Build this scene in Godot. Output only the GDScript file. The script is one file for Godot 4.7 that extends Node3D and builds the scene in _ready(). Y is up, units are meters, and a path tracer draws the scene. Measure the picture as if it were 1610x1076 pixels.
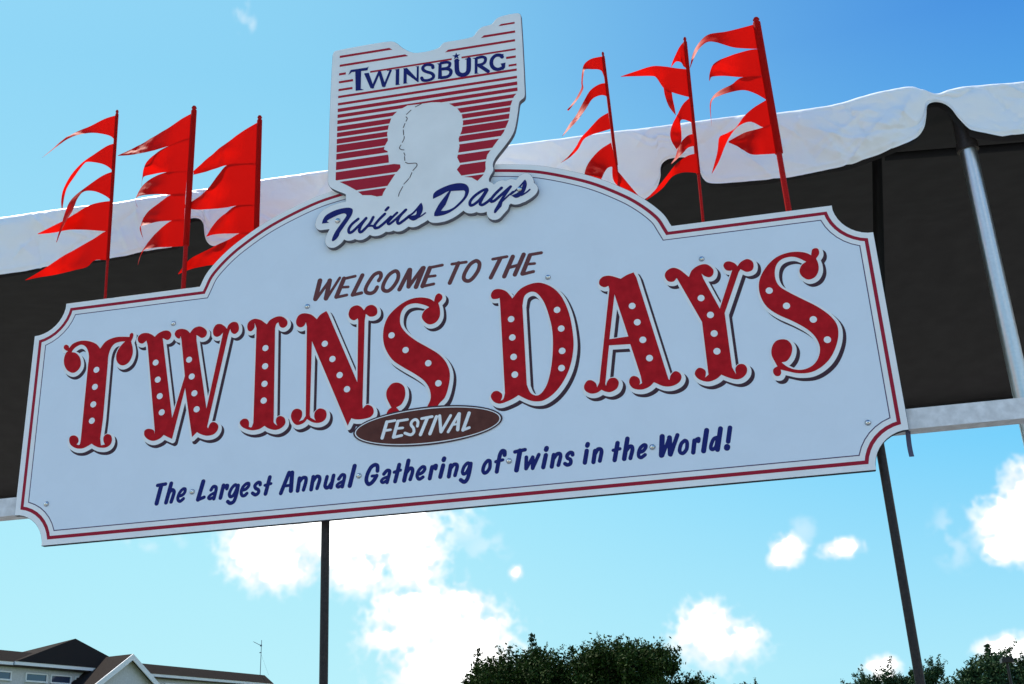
extends Node3D
# A painted festival sign on a square-tube beam, streamer flags, a tent with a white valance, sky, house and trees. Metres; the sign faces +z.

const SKY_GAIN := 0.667
const EXPOSURE := 1.5
const SIGN_Y := 2.8440
const FACE := 0.022          # front of the raised board
var used := {}
var mat := {}
var rng := RandomNumberGenerator.new()

func numbered(called: String) -> String:
	var n: int = used.get(called, 0)
	used[called] = n + 1
	return called if n == 0 else "%s_%03d" % [called, n]

func thing(called: String, label: String, category: String, at := Vector3.ZERO, group := "") -> Node3D:
	var o := Node3D.new()
	o.name = numbered(called)
	add_child(o)
	o.position = at
	tag(o, label, category, group)
	return o

func tag(o: Node, label: String, category := "", group := "", kind := "") -> void:
	if label: o.set_meta("label", label)
	if category: o.set_meta("category", category)
	if group: o.set_meta("group", group)
	if kind: o.set_meta("kind", kind)

func put(called: String, mesh: Mesh, m: Material, parent: Node = self) -> MeshInstance3D:
	var o := MeshInstance3D.new()
	o.name = numbered(called) if parent == self else called
	o.mesh = mesh
	if mesh.get_surface_count() == 1: o.material_override = m
	else: o.set_surface_override_material(0, m)
	parent.add_child(o, true)
	return o

func begin() -> SurfaceTool:
	var st := SurfaceTool.new()
	st.begin(Mesh.PRIMITIVE_TRIANGLES)
	return st

func paint(called: String, c: Color, rough := 0.6, metal := 0.0) -> StandardMaterial3D:
	var m := StandardMaterial3D.new()
	m.resource_name = called
	m.albedo_color = c.linear_to_srgb()
	m.roughness = rough
	m.metallic = metal
	m.metallic_specular = 0.15
	mat[called] = m
	return m

func noise_tex(seed_: int, freq: float, lo: float, hi: float, size := 512, octaves := 4, normal := false, strength := 4.0) -> NoiseTexture2D:
	var n := FastNoiseLite.new()
	n.seed = seed_
	n.frequency = freq
	n.fractal_octaves = octaves
	var t := NoiseTexture2D.new()
	t.width = size
	t.height = size
	t.seamless = true
	t.noise = n
	if normal:
		t.as_normal_map = true
		t.bump_strength = strength
	else:
		var g := Gradient.new()
		g.set_color(0, Color(lo, lo, lo))
		g.set_color(1, Color(hi, hi, hi))
		t.color_ramp = g
	return t

func grain(m: StandardMaterial3D, scale: float, lo := 0.85, hi := 1.0, bump := 0.0, seed_ := 1, freq := 0.02) -> StandardMaterial3D:
	m.albedo_texture = noise_tex(seed_, freq, lo, hi)
	m.uv1_triplanar = true
	m.uv1_world_triplanar = true
	m.uv1_scale = Vector3.ONE * scale
	if bump > 0.0:
		m.normal_enabled = true
		m.normal_scale = bump
		m.normal_texture = noise_tex(seed_ + 7, freq * 1.7, 0, 1, 512, 5, true)
	return m

# ---------------------------------------------------------------- flat shapes, in millimetres on the sign's face
func crm(a: Vector2, b: Vector2, c: Vector2, d: Vector2, t: float) -> Vector2:
	return b.cubic_interpolate(c, a, d, t)

func smooth(p: PackedVector2Array, closed: bool, k := 4) -> PackedVector2Array:
	var out := PackedVector2Array()
	var n := p.size()
	if n == 2 and not closed:
		return p
	var last := n if closed else n - 1
	for i in last:
		var b := p[i]
		var c := p[(i + 1) % n]
		var a := p[(i - 1 + n) % n] if closed or i > 0 else b * 2.0 - c
		var d := p[(i + 2) % n] if closed or i + 2 < n else c * 2.0 - b
		if not closed and n > 2:
			if i == 0: a = b + (b - c) * 0.4
			if i + 2 >= n: d = c + (c - b) * 0.4
		for j in k:
			# centripetal-like damping: shorten the neighbours when the spans differ much
			var l := b.distance_to(c)
			var a2 := b + (a - b).limit_length(l * 1.4)
			var d2 := c + (d - c).limit_length(l * 1.4)
			out.append(crm(a2, b, c, d2, float(j) / k))
	if not closed:
		out.append(p[n - 1])
	return out

func pairs(s: Array) -> PackedVector2Array:
	var p := PackedVector2Array()
	for i in range(0, s.size(), 2):
		p.append(Vector2(s[i], s[i + 1]))
	return p

func path(segments: Array, closed := true) -> PackedVector2Array:
	if segments.size() == 1 and closed and segments[0].size() > 8:
		return smooth(pairs(segments[0]), true)
	var out := PackedVector2Array()
	for i in segments.size():
		var p := pairs(segments[i])
		if closed or i + 1 < segments.size():
			p.append(Vector2(segments[(i + 1) % segments.size()][0], segments[(i + 1) % segments.size()][1]))
		var q := smooth(p, false)
		if closed or i + 1 < segments.size():
			q.remove_at(q.size() - 1)
		out.append_array(q)
	return out

func ccw(p: PackedVector2Array) -> PackedVector2Array:
	if Geometry2D.is_polygon_clockwise(p):
		p = p.duplicate()
		p.reverse()
	return p

func rect(x0: float, y0: float, x1: float, y1: float) -> PackedVector2Array:
	return ccw(PackedVector2Array([Vector2(x0, y0), Vector2(x1, y0), Vector2(x1, y1), Vector2(x0, y1)]))

func clean(p: PackedVector2Array) -> Array:
	return Geometry2D.intersect_polygons(ccw(p), rect(-5000, -5000, 5000, 5000))

func no_holes(polys: Array) -> Array:
	var outer := []
	var holes := []
	for p in polys:
		if Geometry2D.is_polygon_clockwise(p): holes.append(ccw(p))
		else: outer.append(p)
	for h in holes:
		var x := 0.0
		for v in h: x += v.x / h.size()
		var next := []
		for o in outer:
			if Geometry2D.intersect_polygons(o, h).is_empty():
				next.append(o)
				continue
			for half in [rect(-9000, -9000, x, 13000), rect(x, -9000, 9000, 13000)]:
				for q in Geometry2D.intersect_polygons(o, half):
					for w in Geometry2D.clip_polygons(q, h):
						if not Geometry2D.is_polygon_clockwise(w): next.append(w)
		outer = next
	return outer

func lay(st: SurfaceTool, polys: Array, z: float, facing := 1.0) -> void:
	for p in no_holes(polys):
		var ix := Geometry2D.triangulate_polygon(p)
		if ix.is_empty():
			for q in Geometry2D.offset_polygon(p, -0.05):
				if Geometry2D.is_polygon_clockwise(q): continue
				var iy := Geometry2D.triangulate_polygon(q)
				tris(st, q, iy, z, facing)
			continue
		tris(st, p, ix, z, facing)

func tris(st: SurfaceTool, p: PackedVector2Array, ix: PackedInt32Array, z: float, facing: float) -> void:
	for i in range(0, ix.size(), 3):
		var a := p[ix[i]]
		var b := p[ix[i + 1]]
		var c := p[ix[i + 2]]
		if ((b - a).cross(c - a) > 0.0) == (facing > 0.0):
			var t := b
			b = c
			c = t
		for v in [a, b, c]:
			st.set_normal(Vector3(0, 0, facing))
			st.set_uv(v * 0.001)
			st.add_vertex(Vector3(v.x * 0.001, v.y * 0.001, z))

func flat(polys: Array, z: float) -> Mesh:
	var st := begin()
	lay(st, polys, z)
	return st.commit()

# a board with a narrow rounded arris
func board(outline: PackedVector2Array, z0: float, z1: float) -> ArrayMesh:
	var st := begin()
	outline = ccw(outline)
	var n := outline.size()
	var inset := PackedVector2Array()
	var bev := 1.2
	for i in n:
		var t := (outline[(i + 1) % n] - outline[(i - 1 + n) % n]).normalized()
		inset.append(outline[i] + Vector2(-t.y, t.x) * (bev if not Geometry2D.is_polygon_clockwise(outline) else -bev))
	if not Geometry2D.is_point_in_polygon(inset[0], outline):
		for i in n: inset[i] = outline[i] * 2.0 - inset[i]
	var front := clean(inset)
	lay(st, front, z1)
	lay(st, clean(outline), z0, -1.0)
	var mesh := st.commit()
	st = begin()
	var rings := [[inset, z1, 0.8], [outline, z1 - bev * 0.001, 0.2], [outline, z0, 0.0]]
	for k in 2:
		for i in n:
			var j := (i + 1) % n
			var e := (outline[j] - outline[i]).normalized()
			var nn := Vector2(e.y, -e.x)
			if Geometry2D.is_point_in_polygon(outline[i].lerp(outline[j], 0.5) + nn * 0.5, outline): nn = -nn
			var q := []
			for c in [[i, k], [j, k], [j, k + 1], [i, k + 1]]:
				var v: Vector2 = rings[c[1]][0][c[0]]
				q.append(Vector3(v.x * 0.001, v.y * 0.001, rings[c[1]][1]))
			var no := Vector3(nn.x, nn.y, 0.7 if k == 0 else 0.0).normalized()
			quad(st, q[0], q[1], q[2], q[3], no)
	return st.commit(mesh)

func quad(st: SurfaceTool, a: Vector3, b: Vector3, c: Vector3, d: Vector3, no := Vector3.ZERO) -> void:
	var g := (b - a).cross(c - a)
	if g.length() < 1e-12: g = (c - a).cross(d - a)
	if no == Vector3.ZERO: no = -g.normalized()
	var order := [a, b, c, a, c, d] if g.dot(no) < 0.0 else [a, c, b, a, d, c]
	for v in order:
		st.set_normal(no)
		st.set_uv(Vector2(v.x + v.z, v.y))
		st.add_vertex(v)

func box(st: SurfaceTool, lo: Vector3, hi: Vector3) -> void:
	var p := []
	for i in 8:
		p.append(Vector3(hi.x if i & 1 else lo.x, hi.y if i & 2 else lo.y, hi.z if i & 4 else lo.z))
	quad(st, p[0], p[1], p[3], p[2], Vector3(0, 0, -1))
	quad(st, p[4], p[5], p[7], p[6], Vector3(0, 0, 1))
	quad(st, p[0], p[2], p[6], p[4], Vector3(-1, 0, 0))
	quad(st, p[1], p[3], p[7], p[5], Vector3(1, 0, 0))
	quad(st, p[0], p[1], p[5], p[4], Vector3(0, -1, 0))
	quad(st, p[2], p[3], p[7], p[6], Vector3(0, 1, 0))

func tube(st: SurfaceTool, a: Vector3, b: Vector3, r0: float, r1: float, n := 16, flatten := 1.0) -> void:
	var ax := (b - a).normalized()
	var s := ax.cross(Vector3(0, 0, 1))
	if s.length() < 0.01: s = Vector3.RIGHT
	s = s.normalized()
	var t := ax.cross(s).normalized()
	for i in n:
		var w := []
		for k in 2:
			var f := TAU * (i + k) / n
			w.append(s * cos(f) + t * sin(f) * flatten)
		var q := [a + w[0] * r0, a + w[1] * r0, b + w[1] * r1, b + w[0] * r1]
		var ns: Array = [w[0], w[1], w[1], w[0]]
		var g: Vector3 = (q[1] - q[0]).cross(q[2] - q[0])
		var order := [0, 1, 2, 0, 2, 3] if g.dot(w[0]) < 0.0 else [0, 2, 1, 0, 3, 2]
		for o in order:
			st.set_normal(ns[o].normalized())
			st.set_uv(Vector2(float(i) / n, q[o].y))
			st.add_vertex(q[o])
		for e in [[a, r0, -ax], [b, r1, ax]]:
			var c0: Vector3 = e[0]
			var p0: Vector3 = c0 + w[0] * e[1]
			var p1: Vector3 = c0 + w[1] * e[1]
			var up: Vector3 = e[2]
			var tri := [c0, p0, p1] if (p0 - c0).cross(p1 - c0).dot(up) < 0.0 else [c0, p1, p0]
			for v in tri:
				st.set_normal(up)
				st.set_uv(Vector2.ZERO)
				st.add_vertex(v)

func pipe(a: Vector3, b: Vector3, r0: float, r1: float, n := 20, flatten := 1.0) -> Mesh:
	var st := begin()
	tube(st, a, b, r0, r1, n, flatten)
	return st.commit()

func boxes(list: Array) -> Mesh:
	var st := begin()
	for b in list: box(st, b[0], b[1])
	return st.commit()

# ---------------------------------------------------------------- lettering
func welcome_shapes() -> Array:
	return [
		[["S",18.2,[[-402,420,-418,350]]],["S",12.1,[[-416,347,-365,416]]],["S",18.2,[[-365,415,-378,347]]],["S",10.9,[[-376,345,-327,421]]]],
		[["S",17.0,[[-311,416,-339,348]]],["S",11.3,[[-313,415,-269,420]]],["S",10.5,[[-323,383,-295,381]]],["S",11.3,[[-337,346,-300,350]]]],
		[["S",16.1,[[-242,420,-278,348]]],["S",12.9,[[-278,347,-245,351]]]],
		[["S",14.5,[[-181,391,-173,405,-174,418,-182,422,-199,415,-219,388,-230,365,-227,351,-211,345,-196,351,-187,366]]]],
		[["O",14.5,[[-122,420,-143,408,-161,380,-166,360,-160,349,-146,346,-129,358,-112,383,-108,404,-113,417]]]],
		[["S",16.1,[[-105,346,-67,418]]],["S",17.0,[[-65,417,-71,353]]],["S",13.7,[[-70,353,-19,419]]],["S",17.0,[[-15,418,-44,348]]]],
		[["S",17.0,[[8,415,-20,348]]],["S",11.3,[[6,416,54,420]]],["S",10.5,[[-4,382,27,382]]],["S",11.3,[[-19,347,21,351]]]],
		[["S",15.3,[[113,420,79,347]]],["S",11.3,[[89,419,141,420]]]],
		[["O",14.5,[[176,420,155,409,136,381,130,362,135,350,149,346,165,357,183,382,189,405,185,415]]]],
		[["S",15.3,[[265,418,227,348]]],["S",11.3,[[237,418,288,421]]]],
		[["S",16.1,[[309,418,275,346]]],["S",16.1,[[348,421,313,348]]],["S",12.1,[[295,378,323,382]]]],
		[["S",16.1,[[370,415,340,348]]],["S",12.1,[[369,417,411,419]]],["S",10.5,[[358,382,385,381]]],["S",12.1,[[341,346,379,351]]]]]

func festival_shapes() -> Array:
	return [
		[["S",11.7,[[-154,-141,-171,-196]]],["S",9.0,[[-154,-141,-125,-139]]],["S",8.6,[[-162,-171,-141,-170]]]],
		[["S",11.7,[[-115,-143,-131,-197]]],["S",9.0,[[-114,-142,-81,-140]]],["S",8.6,[[-122,-168,-98,-168]]],["S",9.5,[[-131,-198,-102,-194]]]],
		[["S",9.9,[[-47,-167,-45,-152,-53,-143,-65,-148,-69,-160,-61,-173,-60,-187,-71,-195,-91,-187]]]],
		[["S",11.7,[[-12,-142,-37,-198]]],["S",9.5,[[-32,-142,5,-139]]]],
		[["S",11.7,[[20,-141,-4,-198]]]],
		[["S",10.8,[[31,-139,34,-195]]],["S",9.9,[[35,-196,69,-142]]]],
		[["S",9.9,[[59,-198,98,-138]]],["S",11.7,[[99,-139,92,-194]]],["S",7.2,[[77,-175,94,-174]]]],
		[["S",11.7,[[133,-140,110,-197]]],["S",9.5,[[110,-197,132,-191]]]]]

func tagline_shapes() -> Array:
	return [
		[["S",16.1,[[-970,-284,-983,-347]]],["S",13.0,[[-984,-283,-954,-281]]]],
		[["S",14.9,[[-933,-281,-948,-347]]],["S",13.7,[[-940,-315,-930,-304,-921,-310,-922,-322,-929,-346]]]],
		[["S",11.8,[[-902,-328,-891,-327,-881,-318,-880,-306,-888,-305,-899,-316,-905,-332,-903,-343,-895,-347,-884,-339]]]],
		[["S",16.1,[[-814,-285,-830,-347]]],["S",12.4,[[-830,-348,-808,-341]]]],
		[["S",12.4,[[-784,-318,-776,-307,-766,-310,-766,-323,-772,-350]]],["S",10.6,[[-770,-329,-784,-335,-792,-344,-786,-349,-774,-344]]]],
		[["S",14.3,[[-739,-306,-748,-349]]],["S",12.4,[[-742,-319,-732,-309,-724,-308,-726,-319]]]],
		[["O",11.8,[[-696,-308,-709,-320,-716,-338,-712,-348,-702,-345,-694,-332,-689,-316]]],["S",13.0,[[-685,-311,-689,-338,-698,-365,-711,-371,-721,-364]]]],
		[["S",11.8,[[-669,-329,-657,-327,-647,-317,-647,-308,-655,-308,-667,-318,-673,-334,-670,-347,-661,-349,-652,-342]]]],
		[["S",12.4,[[-605,-316,-606,-309,-614,-308,-624,-317,-621,-327,-611,-334,-611,-344,-621,-350,-632,-343]]]],
		[["S",14.3,[[-571,-293,-585,-350]]],["S",10.6,[[-588,-320,-566,-316]]]],
		[["S",14.3,[[-530,-353,-502,-284]]],["S",15.5,[[-491,-285,-494,-348]]],["S",11.2,[[-501,-285,-491,-285]]],["S",10.6,[[-512,-329,-495,-328]]]],
		[["S",14.3,[[-464,-307,-470,-350]]],["S",13.0,[[-467,-323,-453,-307,-442,-308,-441,-320,-449,-349]]]],
		[["S",14.3,[[-415,-307,-422,-350]]],["S",13.0,[[-417,-324,-404,-307,-394,-309,-392,-319,-401,-348]]]],
		[["S",13.0,[[-366,-311,-373,-340,-369,-349,-360,-347,-347,-329]]],["S",13.7,[[-343,-309,-352,-350]]]],
		[["S",12.4,[[-325,-323,-314,-310,-305,-312,-305,-322,-312,-351]]],["S",10.6,[[-310,-332,-324,-338,-331,-345,-326,-351,-314,-346]]]],
		[["S",15.5,[[-269,-283,-286,-350]]]],
		[["S",13.7,[[-189,-308,-189,-291,-197,-286,-211,-293,-224,-316,-228,-337,-221,-350,-211,-348,-200,-337,-192,-324]]],["S",10.6,[[-208,-324,-192,-324]]]],
		[["S",12.4,[[-167,-321,-156,-310,-147,-312,-148,-323,-156,-351]]],["S",10.6,[[-154,-332,-168,-336,-176,-344,-170,-350,-157,-344]]]],
		[["S",14.3,[[-113,-294,-128,-350]]],["S",11.2,[[-131,-318,-109,-313]]]],
		[["S",14.9,[[-81,-283,-97,-350]]],["S",13.0,[[-88,-323,-76,-310,-68,-313,-68,-325,-76,-348]]]],
		[["S",11.8,[[-48,-333,-36,-330,-26,-320,-26,-311,-33,-309,-45,-319,-52,-335,-49,-347,-43,-350,-32,-344]]]],
		[["S",14.3,[[0,-313,-9,-351]]],["S",12.4,[[-4,-326,6,-312,14,-309,12,-320]]]],
		[["S",14.9,[[38,-311,27,-349]]],["S",15.5,[[42,-288,40,-293]]]],
		[["S",14.3,[[64,-313,56,-351]]],["S",13.0,[[61,-326,74,-312,84,-313,85,-323,77,-349]]]],
		[["O",11.8,[[122,-311,110,-321,103,-338,106,-347,115,-344,124,-330,128,-316]]],["S",13.7,[[132,-314,127,-339,119,-364,108,-374,96,-366]]]],
		[["O",12.4,[[189,-310,178,-322,172,-340,176,-350,185,-348,195,-335,197,-318,196,-311]]]],
		[["S",14.3,[[247,-296,247,-284,239,-282,231,-295,218,-350]]],["S",11.2,[[216,-316,240,-312]]]],
		[["S",16.8,[[299,-287,284,-351]]],["S",13.0,[[282,-289,316,-285]]]],
		[["S",13.0,[[319,-311,316,-349]]],["S",11.8,[[317,-349,340,-313]]],["S",13.0,[[340,-313,338,-350]]],["S",12.4,[[338,-350,361,-306]]]],
		[["S",14.9,[[384,-310,373,-350]]],["S",16.1,[[388,-287,386,-292]]]],
		[["S",14.3,[[410,-312,401,-351]]],["S",13.0,[[406,-328,420,-311,430,-310,432,-320,423,-348]]]],
		[["S",13.0,[[472,-318,471,-311,463,-310,454,-318,455,-327,464,-334,463,-346,453,-350,445,-345]]]],
		[["S",14.9,[[519,-309,510,-348]]],["S",15.4,[[524,-287,522,-292]]]],
		[["S",14.4,[[546,-312,538,-349]]],["S",13.4,[[542,-327,555,-308,564,-308,567,-317,559,-347]]]],
		[["S",14.9,[[621,-293,607,-349]]],["S",11.4,[[605,-316,627,-313]]]],
		[["S",15.4,[[654,-282,638,-348]]],["S",13.4,[[646,-322,658,-309,666,-310,667,-321,658,-348]]]],
		[["S",11.9,[[686,-331,699,-329,709,-319,711,-310,705,-308,693,-317,686,-333,686,-345,693,-349,706,-341]]]],
		[["S",17.4,[[766,-286,758,-348]]],["S",11.4,[[761,-350,788,-293]]],["S",15.9,[[789,-292,786,-347]]],["S",13.4,[[787,-349,815,-286]]]],
		[["O",12.4,[[836,-307,824,-317,817,-336,819,-345,827,-348,839,-336,843,-317,841,-309]]]],
		[["S",14.4,[[867,-310,859,-349]]],["S",12.4,[[864,-323,872,-309,881,-305,879,-314]]]],
		[["S",16.4,[[909,-280,892,-347]]]],
		[["S",15.9,[[953,-279,936,-347]]],["O",11.9,[[939,-308,928,-311,918,-329,916,-341,921,-345,932,-337]]]],
		[["S",14.9,[[983,-279,972,-324]]],["S",19.9,[[967,-341,966,-344]]]]]

func town_shapes() -> Array:
	return [
		[["P",0,[[-264,1280],[-240,1280],[-242,1194],[-229,1186],[-262,1188]]],["P",0,[[-292,1264],[-282,1286],[-216,1285],[-210,1289],[-215,1272],[-278,1275]]]],
		[["P",0,[[-228,1258],[-210,1260],[-188,1187],[-203,1189]]],["S",10.2,[[-195,1191,-168,1256]]],["P",0,[[-173,1259],[-161,1258],[-142,1187],[-157,1187]]],["S",9.3,[[-149,1188,-123,1254]]],["S",3.4,[[-226,1259,-210,1258]]],["S",3.4,[[-136,1257,-119,1256]]]],
		[["P",0,[[-108,1256],[-88,1257],[-90,1189],[-86,1185],[-104,1185],[-102,1252]]]],
		[["P",0,[[-74,1255],[-58,1255],[-21,1202],[-19,1252],[-26,1255],[-11,1255],[-13,1184],[-16,1183],[-59,1227],[-60,1189],[-55,1185],[-73,1186],[-71,1251]]]],
		[["S",12.7,[[44,1237,42,1247,32,1253,16,1255,5,1246,7,1233,20,1223,37,1214,45,1203,43,1192,32,1186,17,1185,4,1189,-1,1200]]]],
		[["P",0,[[60,1253],[78,1253],[78,1186],[81,1183],[62,1183],[66,1247]]],["S",12.2,[[76,1252,100,1252,110,1245,107,1232,97,1226,80,1226]]],["S",13.6,[[80,1225,101,1222,113,1211,110,1195,98,1187,75,1187]]]],
		[["S",18.0,[[137,1253,137,1209,142,1194,156,1185,173,1188,181,1201,184,1250]]],["S",3.9,[[128,1253,147,1252]]],["S",3.9,[[171,1253,190,1253]]]],
		[["P",0,[[197,1253],[219,1252],[215,1185],[222,1180],[204,1181],[207,1247]]],["S",12.2,[[216,1250,237,1251,248,1242,245,1226,234,1219,219,1218]]],["S",14.6,[[224,1214,244,1195,256,1183]]]],
		[["S",14.6,[[312,1237,305,1246,288,1248,273,1234,270,1212,278,1194,294,1185,312,1189]]],["P",0,[[305,1209],[324,1210],[321,1188],[312,1178],[309,1195]]],["P",0,[[304,1251],[318,1250],[316,1233]]]]]

func script_shapes() -> Array:
	return [
		[["P",0,[[-390,638,-385,656,-372,672,-342,685,-308,690,-284,688,-272,679,-274,661,-287,639,-308,609,-321,590,-324,580,-334,567,-346,560,-351,564,-348,577,-338,598,-317,627,-300,650,-296,660,-305,668,-329,664,-356,654,-370,646],[-362,638]]]],
		[["S",11.2,[[-251,637,-275,619,-287,600,-284,586,-272,589,-248,610,-221,635]]],["S",11.2,[[-221,636,-239,612,-247,591,-242,582,-230,589,-206,614,-194,636]]],["S",8.7,[[-218,602,-200,602,-186,595]]]],
		[["S",11.2,[[-150,643,-173,622,-189,602,-187,591,-173,592,-149,609,-128,628]]],["S",11.2,[[-137,667,-146,658]]]],
		[["S",9.9,[[-104,641,-125,622,-139,604,-133,599,-110,615,-78,642,-70,648]]],["S",11.2,[[-71,648,-93,626,-103,605,-98,596,-84,603,-57,622]]]],
		[["S",8.1,[[-60,620,-39,635,-14,663]]],["P",0,[[-12,669,-7,652,-9,633,-22,610,-40,600,-54,605],[-65,618],[-48,621,-33,624,-29,643]]],["S",5.6,[[-31,607,-13,615,2,625]]]],
		[["P",0,[[31,677,33,696,46,709,80,722,116,728,144,724,159,714,166,695,159,670,140,647,110,623,77,608,48,605],[34,607,35,620,52,651,73,678],[92,701],[80,697],[59,687]]],["P",0,[[60,625],[78,647],[99,699],[146,695,151,689,146,669,128,649,104,630,78,623]]]],
		[["O",11.2,[[231,686,211,682,184,665,168,646,169,631,181,632,207,652]]],["S",11.2,[[232,682,213,652,204,632,212,626,229,634,244,646]]]],
		[["S",11.2,[[285,684,262,664,245,644,246,634,258,637,285,658,318,684]]],["S",10.6,[[318,684,297,656,275,624]]],["P",0,[[290,642],[282,610,266,594,258,586,253,589,255,600,263,613],[277,636]]],["S",6.8,[[275,621,302,644,326,663]]]],
		[["S",6.8,[[317,652,346,674,371,700]]],["P",0,[[372,705,377,693,376,677,366,653,350,639,334,636],[319,648],[338,654,352,663,360,678]]],["S",6.2,[[356,643,374,652,387,662]]]]]


func shape_polys(s: Array) -> Array:
	if s[0] == "P":
		return clean(path(s[2]))
	var w: float = s[1] * 0.5
	if s[0] == "O":
		return Geometry2D.offset_polyline(path(s[2]), w, Geometry2D.JOIN_ROUND, Geometry2D.END_JOINED)
	return Geometry2D.offset_polyline(path(s[2], false), w, Geometry2D.JOIN_ROUND, Geometry2D.END_ROUND)

func lettering(parent: Node, called: String, label: String, glyphs: Array, m: Material, z: float) -> void:
	for g in glyphs:
		var st := begin()
		var k := 0
		for s in g:
			lay(st, shape_polys(s), z + 0.00004 * k)
			k += 1
		put(called, st.commit(), m, parent)

func disc(c: Vector2, rx: float, ry := -1.0, n := 28) -> PackedVector2Array:
	var p := PackedVector2Array()
	if ry < 0.0: ry = rx
	for i in n: p.append(c + Vector2(cos(TAU * i / n) * rx, sin(TAU * i / n) * ry))
	return ccw(p)

func moved(p: PackedVector2Array, d: Vector2) -> PackedVector2Array:
	var q := p.duplicate()
	for i in q.size(): q[i] += d
	return q

func united(list: Array) -> Array:
	var done := []
	for p in list:
		var cur: PackedVector2Array = p
		var rest := []
		for o in done:
			var m := Geometry2D.merge_polygons(o, cur)
			var outers := []
			for q in m:
				if not Geometry2D.is_polygon_clockwise(q): outers.append(q)
			if outers.size() == 1: cur = outers[0]
			else: rest.append(o)
		rest.append(cur)
		done = rest
	return done

var letter_step := 0
func red_letter(sign_: Node, which: String, outline: Array, holes: Array, dots: Array) -> void:
	var z := 0.0010 + 0.00006 * letter_step
	letter_step += 1
	var o: Array = clean(path(outline))
	var hs := []
	for h in holes: hs.append(ccw(path(h)))
	var cut := func(polys: Array, hole: Array) -> Array:
		for h in hole:
			var next := []
			for p in polys: next.append_array(Geometry2D.clip_polygons(p, h))
			polys = next
		return polys
	# white keyline and dark drop shadow: the letter grown and shifted to the lower right
	var grown := func(polys: Array, by: float, shift: Vector2) -> Array:
		var out := []
		for p in polys:
			for q in Geometry2D.offset_polygon(moved(p, shift), by, Geometry2D.JOIN_ROUND):
				out.append(q)
		return out
	var glow: Array = grown.call(o, 9.5, Vector2(3.5, -6.5))
	var shade: Array = grown.call(o, 10.5, Vector2(12.0, -17.0))
	var inner_glow: Array = grown.call(hs, -9.5, Vector2(3.5, -6.5))
	var inner_shade: Array = grown.call(hs, -10.5, Vector2(12.0, -17.0))
	var body := o
	var r := put("red_letter", flat(cut.call(body, hs), z + 0.0012), mat.red, sign_)
	r.set_meta("label", "large red circus letter " + which + " with white dots")
	put("drop_shadow", flat(cut.call(shade, inner_shade), z), mat.shadow, r)
	put("white_outline", flat(cut.call(glow, inner_glow), z + 0.0006), mat.white, r)
	for d in dots:
		put("white_dot", flat([disc(Vector2(d[0], d[1]), 11.5)], z + 0.0017), mat.white, r)

func bolt(parent: Node, at: Vector3, r := 0.0080) -> void:
	var st := begin()
	var n := 16
	var prof := [[1.25, 0.0], [1.2, 0.12], [1.0, 0.16], [0.96, 0.45], [0.80, 0.80], [0.48, 1.05], [0.0, 1.14]]
	for i in n:
		for k in prof.size() - 1:
			var q := []
			for c in [[i, k], [i + 1, k], [i + 1, k + 1], [i, k + 1]]:
				var f: float = TAU * c[0] / n
				q.append(Vector3(cos(f) * prof[c[1]][0], sin(f) * prof[c[1]][0], prof[c[1]][1]) * r)
			var mid: Vector3 = (q[0] + q[1] + q[2] + q[3]) * 0.25
			quad(st, q[0], q[1], q[2], q[3], Vector3(mid.x, mid.y, mid.z * 1.2).normalized())
	st.index()
	var o := put("bolt", st.commit(), mat.chrome, parent)
	o.position = at

# ---------------------------------------------------------------- cloth
func line3(a: Array) -> Array:
	var p := []
	for i in range(0, a.size(), 3): p.append(Vector3(a[i], a[i + 1], a[i + 2]) * 0.001)
	return p

func along(p: Array, n: int) -> Array:
	var c := Curve3D.new()
	for i in p.size():
		var a: Vector3 = p[max(i - 1, 0)]
		var b: Vector3 = p[min(i + 1, p.size() - 1)]
		var t := (b - a) / 6.0
		var l0: float = p[i].distance_to(a)
		var l1: float = p[i].distance_to(b)
		c.add_point(p[i], -t.limit_length(l0 * 0.4), t.limit_length(l1 * 0.4))
	var out := []
	var l := c.get_baked_length()
	for i in n + 1: out.append(c.sample_baked(l * i / n, true))
	return out

func grid(st: SurfaceTool, rows: Array) -> void:
	# rows of equal length -> smooth sheet
	var h := rows.size()
	var w: int = rows[0].size()
	var ns := []
	for i in h:
		var r := []
		for j in w:
			var du: Vector3 = rows[i][min(j + 1, w - 1)] - rows[i][max(j - 1, 0)]
			var dv: Vector3 = rows[min(i + 1, h - 1)][j] - rows[max(i - 1, 0)][j]
			var n := du.cross(dv)
			if n.length() < 1e-14 and j > 0: n = r[j - 1]
			r.append(n.normalized())
		ns.append(r)
	for i in h - 1:
		for j in w - 1:
			for c in [[i, j], [i + 1, j], [i + 1, j + 1], [i, j], [i + 1, j + 1], [i, j + 1]]:
				st.set_normal(ns[c[0]][c[1]])
				st.set_uv(Vector2(float(c[1]) / w, float(c[0]) / h))
				st.add_vertex(rows[c[0]][c[1]])

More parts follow.
